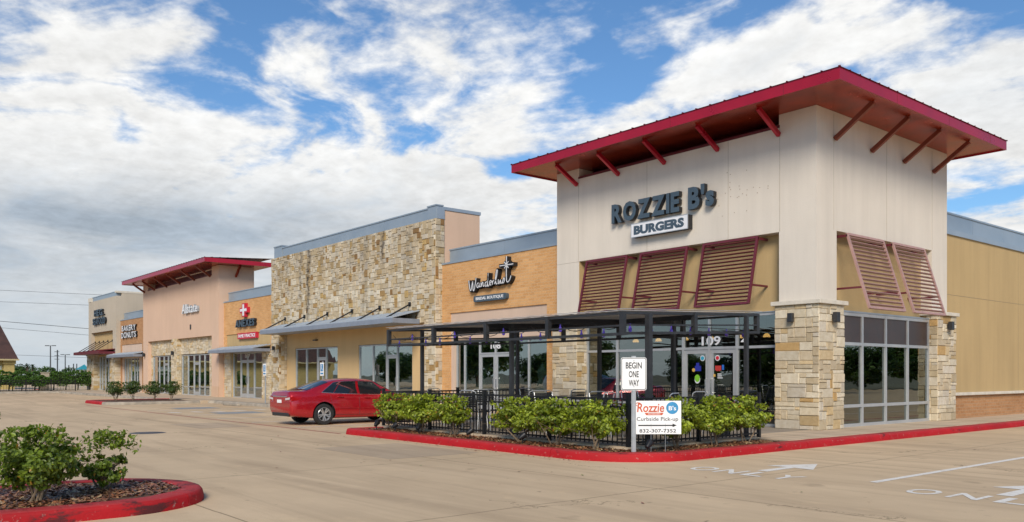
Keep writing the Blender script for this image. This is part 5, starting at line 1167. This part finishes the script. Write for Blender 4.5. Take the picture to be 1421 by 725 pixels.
m = MB(); disc(m, .235, -.0005, .755, .102, 0, 32, dy=.0015); q = m.build('logo_disc', blue); q.parent = ob
m = MB(); text_into(m, "B's", .175, .30, .715, .79, -.002, .0015, .02); [m.box(-.17 + k * .021, -.156 + k * .021, -.0025, -.0015, .649, .662) for k in range(10)]; q = m.build('logo_lettering', M['white']); q.parent = ob
m = MB(); text_into(m, 'Curbside Pick-up', -.36, .335, .52, .605, 0, .0015, .006); text_into(m, '832-307-7352', -.315, .30, .345, .405, 0, .0015, .012)
m.box(-.335, .25, -.0015, 0, .455, .475); m.add([(.24, -.0015, .435), (.31, -.0015, .465), (.24, -.0015, .495)], [(0, 1, 2)]); q = m.build('lettering', blk); q.parent = ob
def hc_sign(x, y, lb):
    r = empty('parking_sign', (x, y, .14), lb, 'sign', 'blue and white parking signs on posts'); m = MB(); m.tube([(x, y, .1), (x, y, 1.95)], .03, 8); m.build('post', M['galv'], r)
    m = MB(); c = r.location; m.box(x - .16, x + .16, y - .045, y - .035, 1.38, 1.90); p = m.build('sign_plate', M['white'], r)
    m = MB(); m.box(x - .11, x + .11, y - .05, y - .045, 1.56, 1.84); q = m.build('symbol_panel', M['bluep'], p)
    m = MB(); disc(m, x - .0, y - .05, 1.79, .025); m.box(x - .02, x + .01, y - .054, y - .05, 1.66, 1.765); m.box(x - .02, x + .05, y - .054, y - .05, 1.64, 1.66); m.box(x + .03, x + .05, y - .054, y - .05, 1.59, 1.64); m.build('symbol', M['white'], q)
    m = MB(); m.box(x - .12, x + .12, y - .05, y - .045, 1.44, 1.50); m.build('plate_text_bar', M['bluep'], p)
hc_sign(-25.6, -2.15, 'blue and white parking sign in front of the clinic doors'); hc_sign(-20.3, -2.05, 'blue and white parking sign rising behind the red car')
for i, (x, lb) in enumerate(((-27.7, 'left of the clinic parking sign'), (-21.6, 'left of the red car'), (-12.3, 'under the nose of the red car'))):
    m = MB(); m.poly([(x - .9, -2.95), (x + .9, -2.95), (x + .9, -2.78), (x - .9, -2.78)], .0, .11); tag(m.build('wheel_stop', M['kerbgrey'], bevel=.03), 'weathered concrete wheel stop ' + lb, 'wheel stop', 'concrete wheel stops at the shop walk')

# ---------------- garden spotlights
sl = None
def make_spot():
    r = empty('garden_spotlight', (0, 0, 0), '', 'spotlight', 'small black spotlights in the mulch')
    m = MB(); m.tube([(0, 0, -.05), (0, 0, .11)], .012, 6); m.build('stake', M['black'], r)
    mt = Matrix.Translation((0, 0, .15)) @ Matrix.Rotation(R(-55), 4, 'X'); m = MB(); m.lathe([(0, -.09), (.03, -.085), (.05, -.03), (.062, .05), (.068, .055), (.058, .052), (.05, .03)], mt, 14); ob = m.build('lamp_head', M['black'], r, smooth=True)
    m = MB(); m.lathe([(0, .032), (.05, .030)], mt, 14); m.build('lens', M['glass'], ob); return r
sp0 = make_spot()
for i, (x, y, lb) in enumerate(((-7.05, -7.42, 'at the left end of the bed by the car'), (-6.25, -7.40, 'between the first two shrubs'), (-5.35, -7.36, 'in front of the second and third shrub'), (-3.45, -7.36, 'in the gap of the shrub row'), (-1.75, -7.40, 'in front of the middle shrubs'), (1.00, -6.98, 'between the sign post and the white yard sign'))):
    o = sp0 if i == 0 else copy_tree(sp0); o.location = (x, y, .12); o.rotation_euler = (0, 0, R(random.Random(i).uniform(-40, 40))); o['label'] = 'small black garden spotlight ' + lb

# ================================================================== CARS
def interp(tab, y):
    for (a, b), (c, d) in zip(tab, tab[1:]):
        if y <= c: t = max(0, (y - a) / (c - a)); t = t * t * (3 - 2 * t) if False else t; return b + (d - b) * t
    return tab[-1][1]
def smoothtab(tab):
    def f(y):
        n = len(tab)
        for i in range(n - 1):
            if y <= tab[i + 1][0] or i == n - 2:
                x0, v0 = tab[i]; x1, v1 = tab[i + 1]; t = min(1, max(0, (y - x0) / (x1 - x0)))
                def sl(k):
                    if k <= 0 or k >= n - 1: return 0 if n < 3 else (tab[min(k + 1, n - 1)][1] - tab[max(k - 1, 0)][1]) / (tab[min(k + 1, n - 1)][0] - tab[max(k - 1, 0)][0])
                    a = (tab[k][1] - tab[k - 1][1]) / (tab[k][0] - tab[k - 1][0]); b = (tab[k + 1][1] - tab[k][1]) / (tab[k + 1][0] - tab[k][0])
                    return 0 if a * b <= 0 else 2 * a * b / (a + b)
                m0, m1 = sl(i) * (x1 - x0), sl(i + 1) * (x1 - x0)
                return (2 * t**3 - 3 * t**2 + 1) * v0 + (t**3 - 2 * t**2 + t) * m0 + (-2 * t**3 + 3 * t**2) * v1 + (t**3 - t**2) * m1
        return tab[-1][1]
    return f
def wheel(parent, x, y, r_, side, wd=.215):
    w_ = empty('wheel', (x, y, r_), None, None); w_.parent = parent
    mt = Matrix.Rotation(R(90) * side, 4, 'Y'); h = wd / 2
    def bl(mb, nm, mat, sm=True):
        o = mb.build(nm, mat, None, smooth=sm); o.parent = w_; return o
    m = MB(); m.lathe([(r_ * .64, -h * .8), (r_ * .70, -h), (r_ * .93, -h), (r_ * .99, -h * .7), (r_, -h * .3), (r_, h * .3), (r_ * .99, h * .7), (r_ * .93, h), (r_ * .70, h), (r_ * .645, h * .82), (r_ * .60, h * .3), (r_ * .60, -h * .8)], mt, 40); bl(m, 'tyre', M['rubber'])
    m = MB(); m.lathe([(r_ * .66, h * .86), (r_ * .635, h * .92), (r_ * .60, h * .80), (r_ * .58, h * .2), (r_ * .58, -h * .6)], mt, 40)
    m.lathe([(0, h * .72), (r_ * .10, h * .72), (r_ * .16, h * .60), (r_ * .17, h * .3)], mt, 20)
    for k in range(5):
        for s in (-.13, .13):
            a = k * 2 * math.pi / 5 + s; a2 = k * 2 * math.pi / 5 + s * 1.55
            p = mt @ Vector((r_ * .13 * math.cos(a), r_ * .13 * math.sin(a), h * .58)); q = mt @ Vector((r_ * .61 * math.cos(a2), r_ * .61 * math.sin(a2), h * .76)); m.bar(p, q, .036, .05, up=mt.to_3x3() @ Vector((0, 0, 1)))
    bl(m, 'rim', M['wheel'])
    m = MB(); m.lathe([(0, h * .0), (r_ * .58, h * .0)], mt, 24); m.lathe([(r_ * .42, h * .08), (r_ * .44, h * .1)], mt, 24); bl(m, 'brake_disc', M['plastic'], False)
    return w_
def car(name, loc, rz, label, paint, kind='sedan', group=None, sc=1.0):
    root = empty(name, (0, 0, 0), label, 'car', group)
    if kind == 'sedan':
        L, HW, wr = 4.82, .91, .335; yr, yf = 1.09, 3.87
        top = smoothtab([(0, .93), (.03, 1.03), (.12, 1.07), (.35, 1.08), (.78, 1.085)]); hood = smoothtab([(3.78, .985), (4.1, .92), (4.4, .83), (4.68, .70), (4.80, .56), (4.82, .45)])
        # greenhouse stations: (y at belt, y at roof edge, roof z)
        GS = [(.52, .56, 1.085), (.80, 1.42, 1.385), (1.00, 1.60, 1.415), (1.62, 1.92, 1.440), (2.28, 2.30, 1.455), (2.38, 2.40, 1.455), (3.24, 2.86, 1.43), (3.50, 2.98, 1.41), (3.82, 3.78, .985)]
        belt = smoothtab([(0, .93), (.4, 1.0), (.9, 1.02), (1.6, .985), (2.6, .945), (3.4, .93), (3.7, .925), (4.2, .83), (4.6, .72), (4.82, .45)])
        rw, tumb = .60, .80; wins = [(1.02, 1.40, 1.56, 1.80), (1.43, 2.28, 1.82, 2.31), (2.38, 3.44, 2.40, 2.94)]
    else:
        L, HW, wr = 4.95, .97, .38; yr, yf = 1.02, 3.90
        top = smoothtab([(0, 1.15), (.06, 1.30), (.10, 1.32), (.12, 1.33)]); hood = smoothtab([(3.72, 1.16), (4.2, 1.12), (4.6, 1.04), (4.85, .88), (4.95, .60)])
        GS = [(.10, .12, 1.33), (.18, .42, 1.72), (.36, .60, 1.76), (1.2, 1.24, 1.80), (1.30, 1.34, 1.80), (2.28, 2.28, 1.80), (2.38, 2.38, 1.80), (3.30, 2.96, 1.76), (3.45, 3.06, 1.74), (3.76, 3.72, 1.165)]
        belt = smoothtab([(0, 1.15), (.4, 1.16), (3.7, 1.10), (4.3, 1.02), (4.7, .92), (4.95, .6)])
        rw, tumb = .66, .84; wins = [(.42, 1.16, .62, 1.2), (1.34, 2.26, 1.36, 2.28), (2.40, 3.30, 2.40, 2.98)]
    hw = smoothtab([(0, HW * .80), (.06, HW * .87), (.25, HW * .93), (.8, HW * .99), (2.4, HW), (3.8, HW * .985), (4.35, HW * .93), (L - .18, HW * .80), (L - .04, HW * .64), (L, HW * .50)])
    zbot = smoothtab([(0, .42), (.08, .30), (.5, .24), (1.0, .20), (3.9, .19), (4.4, .20), (L - .1, .24), (L, .34)])
    st = []
    def fill(a, b, n): return [a + (b - a) * i / n for i in range(n)]
    ylo = fill(0, .12, 4) + fill(.12, GS[0][0], 5) if kind == 'sedan' else fill(0, .10, 3)
    for y in ylo: st.append((y, y, top(y), False))
    prev = None
    for gi, (a, b, z) in enumerate(GS):
        st.append((a, b, z, 0 < gi < len(GS) - 1))
    for y in fill(GS[-1][0] + .08, L - .12, 8) + fill(L - .12, L, 4) + [L]: st.append((y, y, hood(y), False))
    rows = []
    for a, b, z, gh in st:
        w_ = hw(a); zb = zbot(a); zl = belt(a); zl = min(zl, z - .02) if not gh else zl; H_ = zl - zb
        c = [(0, a, zb), (w_ * .80, a, zb), (w_ * .93, a, zb + .03), (w_ * .985, a, zb + H_ * .14), (w_ * 1.0, a, zb + H_ * .36), (w_ * .995, a, zb + H_ * .60), (w_ * .975, a, zb + H_ * .80), (w_ * .945, a, zb + H_ * .93), (w_ * .905, a, zl)]
        if gh: c += [(tumb * w_ * .93, (a * .45 + b * .55), zl + (z - zl) * .55), (rw * 1.02, b, z - .055), (rw * .92, b, z - .02), (rw * .5, b, z + .012), (0, b, z + .02)]
        else: c += [(w_ * .86, (a + b) / 2, zl + (z - zl) * .5), (w_ * .78, b, z - .012), (w_ * .6, b, z), (w_ * .3, b, z + .012), (0, b, z + .018)]
        rows.append(c)
    k = len(rows[0]); m = MB(); V = []; 
    for c in rows: V += [(x, y, z) for x, y, z in c] + [(-x, y, z) for x, y, z in c]
    F = []
    for i in range(len(rows) - 1):
        for j in range(k - 1):
            a = i * 2 * k + j; b = (i + 1) * 2 * k + j; F.append((a, a + 1, b + 1, b)); F.append((a + k, b + k, b + k + 1, a + k + 1))
    for base, fl in ((0, 1), ((len(rows) - 1) * 2 * k, 0)):
        for j in range(k - 1):
            f = (base + j, base + k + j, base + k + j + 1, base + j + 1); F.append(f if fl else f[::-1])
    m.add(V, F)
    body = m.build('body', [paint, M['plastic']], root)
    bm = bmesh.new(); bm.from_mesh(body.data); bmesh.ops.remove_doubles(bm, verts=bm.verts, dist=.0005); bmesh.ops.recalc_face_normals(bm, faces=bm.faces); bm.to_mesh(body.data); bm.free()
    cut = MB()
    for y in (yr, yf):
        for s in (-1, 1):
            cut.tube([(s * (HW + .2), y, wr + .012), (s * (HW - .34), y, wr + .012)], wr + .055, 32)
    cu = cut.build('cutter', [paint, M['plastic']]); 
    bm = bmesh.new(); bm.from_mesh(cu.data); bmesh.ops.recalc_face_normals(bm, faces=bm.faces); bm.to_mesh(cu.data); bm.free()
    for p in cu.data.polygons: p.material_index = 1
    mod = body.modifiers.new('b', 'BOOLEAN'); mod.operation = 'DIFFERENCE'; mod.object = cu; mod.solver = 'EXACT'
    bpy.context.view_layer.update(); nm = bpy.data.meshes.new_from_object(body.evaluated_get(bpy.context.evaluated_depsgraph_get())); body.modifiers.clear(); body.data = nm; bpy.data.objects.remove(cu)
    nm.polygons.foreach_set('use_smooth', [True] * len(nm.polygons)); nm.set_sharp_from_angle(angle=R(34))
    # surface sampling of the greenhouse side for panes
    def side_pt(yb, yt, t, s, off=.026):
        zl = belt(yb); zt_ = None
        for (a, b, z), (a2, b2, z2) in zip(GS, GS[1:]):
            if b <= yt <= b2: zt_ = z + (z2 - z) * (yt - b) / (b2 - b)
        zt_ = (zt_ or 1.40) - .055; w_ = hw(yb)
        if t < .55: q = t / .55; x = w_ * .905 + (tumb * w_ * .93 - w_ * .905) * q
        else: q = (t - .55) / .45; x = tumb * w_ * .93 + (rw * 1.02 - tumb * w_ * .93) * q
        return Vector((s * (x + off), yb + (yt - yb) * t, zl + (zt_ - zl) * t + 0))
    for s in (-1, 1):
        for yb0, yb1, yt0, yt1 in wins:
            g = MB(); fr = MB(); nn = 6; vs = []
            for i in range(nn + 1):
                for t in (.05, .3, .55, .75, .93): vs.append(side_pt(yb0 + (yb1 - yb0) * i / nn, yt0 + (yt1 - yt0) * i / nn, t, s))
            fs = [(i * 5 + j, i * 5 + j + 1, (i + 1) * 5 + j + 1, (i + 1) * 5 + j) if s < 0 else (i * 5 + j, (i + 1) * 5 + j, (i + 1) * 5 + j + 1, i * 5 + j + 1) for i in range(nn) for j in range(4)]
            g.add(vs, fs); g.build('side_window', M['darkpane'], root, smooth=True)
        a, b = wins[0][0], wins[-1][1]; m = MB()
        m.tube([side_pt(a + (b - a) * i / 14, wins[0][2] + (wins[-1][3] - wins[0][2]) * i / 14, .01, s, .010) for i in range(15)], .011, 5)
        arcp = [side_pt(a + (b - a) * i / 14, wins[0][2] + (wins[-1][3] - wins[0][2]) * i / 14, .965, s, .012) for i in range(15)]
        m.tube([side_pt(a, wins[0][2], .01, s, .01)] + arcp, .008, 5); m.build('window_trim', M['chrome'], root, smooth=True)
    def screen(i0, i1, name):
        a, b = rows[i0], rows[i1]; g = MB(); vs = []; nu, nv = 8, 5
        for u in range(nu + 1):
            for v in range(nv + 1):
                x = (2 * u / nu - 1); t = .06 + .88 * v / nv
                def sec(c, x):
                    pts = [c[k - 1], c[k - 2], c[k - 3], c[k - 4]]; X = abs(x) * pts[3][0] * .95
                    for p, q in zip(pts, pts[1:]):
                        if p[0] <= X <= q[0]: w_ = (X - p[0]) / (q[0] - p[0]); return Vector((math.copysign(X, x), p[1] + (q[1] - p[1]) * w_, p[2] + (q[2] - p[2]) * w_))
                    return Vector((math.copysign(X, x), pts[3][1], pts[3][2]))
                p = sec(a, x).lerp(sec(b, x), t); p += Vector((0, (-1 if i0 < len(rows) / 2 else 1) * .006, .012)); vs.append(p)
        g.add(vs, [(u * (nv + 1) + v, (u + 1) * (nv + 1) + v, (u + 1) * (nv + 1) + v + 1, u * (nv + 1) + v + 1) for u in range(nu) for v in range(nv)]); g.build(name, M['darkpane'], root, smooth=True)
    ig = len(ylo); screen(ig, ig + 1, 'rear_window'); screen(ig + len(GS) - 2, ig + len(GS) - 1, 'windscreen')
    # door shut lines, handles, mirrors, side moulding
    def skin(y, f, s, off=.003):
        zb, zl, w_ = zbot(y), belt(y), hw(y); fr = [(.14, .985), (.36, 1.0), (.60, .995), (.80, .975), (.93, .945), (1.0, .905)]
        for (a, b), (c, d) in zip(fr, fr[1:]):
            if f <= c: return Vector((s * (w_ * (b + (d - b) * max(0, (f - a) / (c - a))) + off), y, zb + (zl - zb) * f))
        return Vector((s * w_ * .905, y, zl))
    for s in (-1, 1):
        m = MB()
        for ys in ((1.30, 1.42), (2.34, 2.34), (3.34, 3.40)):
            m.tube([skin(ys[0] + (ys[1] - ys[0]) * (1 - i / 6) if False else ys[1] + (ys[0] - ys[1]) * i / 6, .14 + .84 * i / 6, s, .0) for i in range(7)], .006, 4)
        m.tube([skin(1.45 + i * .19, .145, s, .0) for i in range(11)], .006, 4); m.build('door_gap', M['plastic'], root)
        for y in (1.55, 2.52):
            m = MB(); m.tube([skin(y, .87, s, .004), skin(y + .03, .87, s, .035), skin(y + .19, .865, s, .035), skin(y + .22, .865, s, .004)], .013, 6); m.build('door_handle', paint, root, smooth=True)
        m = MB(); m.tube([skin(1.60 + i * .18, .42, s, .006) for i in range(10)], .014, 5); m.build('side_moulding', paint, root, smooth=True)
        m = MB(); p = side_pt(3.22, 3.0, .06, s, .10); m.obox(Matrix.Translation(p + Vector((0, 0, .04))) @ Matrix.Rotation(R(8) * s, 4, 'Z'), .16, .10, .12); mo = m.build('door_mirror', paint, root, bevel=.03)
        m = MB(); zt_ = belt(.1); x0 = hw(.06)
        pl = [(x0 * .52, .86), (x0 * .80, .89), (x0 * 1.0, .91), (x0 * 1.0, .76), (x0 * .80, .72), (x0 * .54, .75)]
        if kind != 'sedan': pl = [(x0 * .8, 1.22), (x0 * .98, 1.22), (x0 * .98, .88), (x0 * .8, .88)]
        yy = [-.010, -.008, .035, .035, -.004, -.012]
        vs = [(s * a, yy[i % 6], b) for i, (a, b) in enumerate(pl)] + [(s * a, yy[i % 6] + .05, b) for i, (a, b) in enumerate(pl)]; kk = len(pl)
        f = [tuple(range(kk)), tuple(range(kk, 2 * kk))[::-1]] + [(i, (i + 1) % kk, kk + (i + 1) % kk, kk + i) for i in range(kk)]
        if kind == 'sedan':
            vs2 = [(s * (x0 * 1.0), .03, .91), (s * (hw(.38) * .965 + .006), .38, .91), (s * (hw(.30) * .985 + .006), .30, .80), (s * x0 * 1.0, .03, .76)]; m.add(vs2 + [(a * .98, b, c_) for a, b, c_ in vs2], [(0, 1, 2, 3), (7, 6, 5, 4), (0, 4, 5, 1), (1, 5, 6, 2), (2, 6, 7, 3), (3, 7, 4, 0)])
        m.add(vs, f); tl_ = m.build('tail_light', M['taillight'], root)
        m = MB(); m.add([(s * x0 * .56, -.018, .85), (s * x0 * .97, -.016, .885), (s * x0 * .95, -.014, .815), (s * x0 * .56, -.018, .79)], [(0, 1, 2, 3), (3, 2, 1, 0)]); m.build('lens', M['lens'], tl_)
        m = MB(); xh = hw(4.5); m.obox(Matrix.Translation((s * xh * .80, 4.52, .68)) @ Matrix.Rotation(R(-28) * s, 4, 'Z'), .34, .26, .13); m.build('headlight', M['lens'], root, bevel=.03)
    m = MB(); m.box(-.50, .50, -.012, .02, .885, .915); m.build('boot_trim', M['chrome'], root, bevel=.008)
    m = MB(); m.box(-.155, .155, -.020, .02, .70, .80); pp = m.build('number_plate', M['white'], root)
    m = MB(); m.box(-.24, .24, -.010, .02, .66, .86); m.build('plate_recess', paint, root, bevel=.02)
    m = MB(); m.box(-.60, .60, .01, .10, .285, .40); m.build('bumper_grille', M['plastic'], root, bevel=.02)
    for s in (-1, 1): m = MB(); m.tube([(s * .52, .04, .30), (s * .52, .22, .30)], .035, 10); m.build('exhaust_tip', M['chrome'], root, smooth=True)
    for y in (yr, yf):
        for s in (-1, 1): wheel(root, s * (HW - .115), y, wr, s)
    root.location = loc; root.rotation_euler = (0, 0, rz); root.scale = (sc, sc, sc); return root
M['darkpane'] = None
m_, t_, b_ = base_mat('tinted_pane'); b_.inputs['Base Color'].default_value = (.012, .016, .018, 1); b_.inputs['Roughness'].default_value = .04; b_.inputs['Specular IOR Level'].default_value = .9; M['darkpane'] = m_
car('parked_car', (-12.25, -7.50, 0), 0, 'red sedan parked nose-in before the stone shop front', M['carred'], sc=.90)
car('parked_suv', (-30.0, -17.9, 0), R(-80), 'white sport utility car parked out in the lot, seen mirrored in the bridal shop glass', M['carwhite'], 'suv')
car('parked_car', (-23.4, -17.6, 0), R(80), 'dark red sedan parked out in the lot, seen mirrored in the restaurant glass', M['carred'])
KS = (.62, .42, .60, .36, .52)
# trees across the lot, which the shop glass mirrors
for i, (x, y, h_, r_) in enumerate(((-62, -36, 9, 6.5), (-53, -38, 10, 6), (-44, -35, 8.5, 5.5), (-35, -39, 10, 6), (-26, -36, 9, 5.5), (-17, -39, 8.5, 5), (-8, -37, 9, 6), (2, -39, 9, 6), (-71, -39, 9, 6), (-80, -37, 9, 6), (28, 20, 8, 6), (30, 30, 9, 5.5), (28, 40, 8, 5), (31, 50, 9, 5.5), (30, 60, 9, 5), (29, 70, 9, 5))):
    if i in (0,): t0 = tree('shade_tree', (x, y, 0), '', 'tree', 'shade trees mirrored in the shop glass', h_, r_, 80 + i, 9000, .26, crown_z=.02, lobes=30); t0['label'] = 'broad shade tree across the lot, mirrored in the shop glass'; t = t0; hh = h_
    else: t = copy_tree(t0); t.location = (x, y, 0); k_ = h_ / hh * KS[i % 5]; t.scale = (k_ * 1.3, k_ * 1.3, k_); t.rotation_euler = (0, 0, i * 1.3)

for i, (x, y, lb) in enumerate(((-14.35, 1.35, 'left of the glass doors'), (-14.0, 1.9, 'half hidden behind the door frame'), (-10.95, 1.3, 'right of the glass doors'))):
    r = empty('dress_form', (x, y, .15), 'ivory bridal gown on a form behind the shop glass, ' + lb, 'mannequin', 'gowns in the bridal shop window'); m = MB()
    m.lathe([(.02, 0), (.42, .0), (.36, .35), (.25, .75), (.15, 1.02), (.13, 1.10), (.17, 1.28), (.18, 1.38), (.10, 1.48), (.045, 1.52), (.045, 1.60), (0, 1.62)], Matrix.Translation((x, y, .17)), 20)
    m.v = [(a + .03 * math.sin(9 * math.atan2(b - y, a - x)) * max(0, 1.2 - c) * (a - x), b + .12 * math.sin(9 * math.atan2(b - y, a - x)) * max(0, 1.2 - c) * (b - y), c) for a, b, c in m.v]
    m.build('gown', M['gown'], r, smooth=True); m = MB(); m.tube([(x, y, 1.76), (x, y, 1.86)], .02, 6); m.build('form_neck', M['alu'], r)
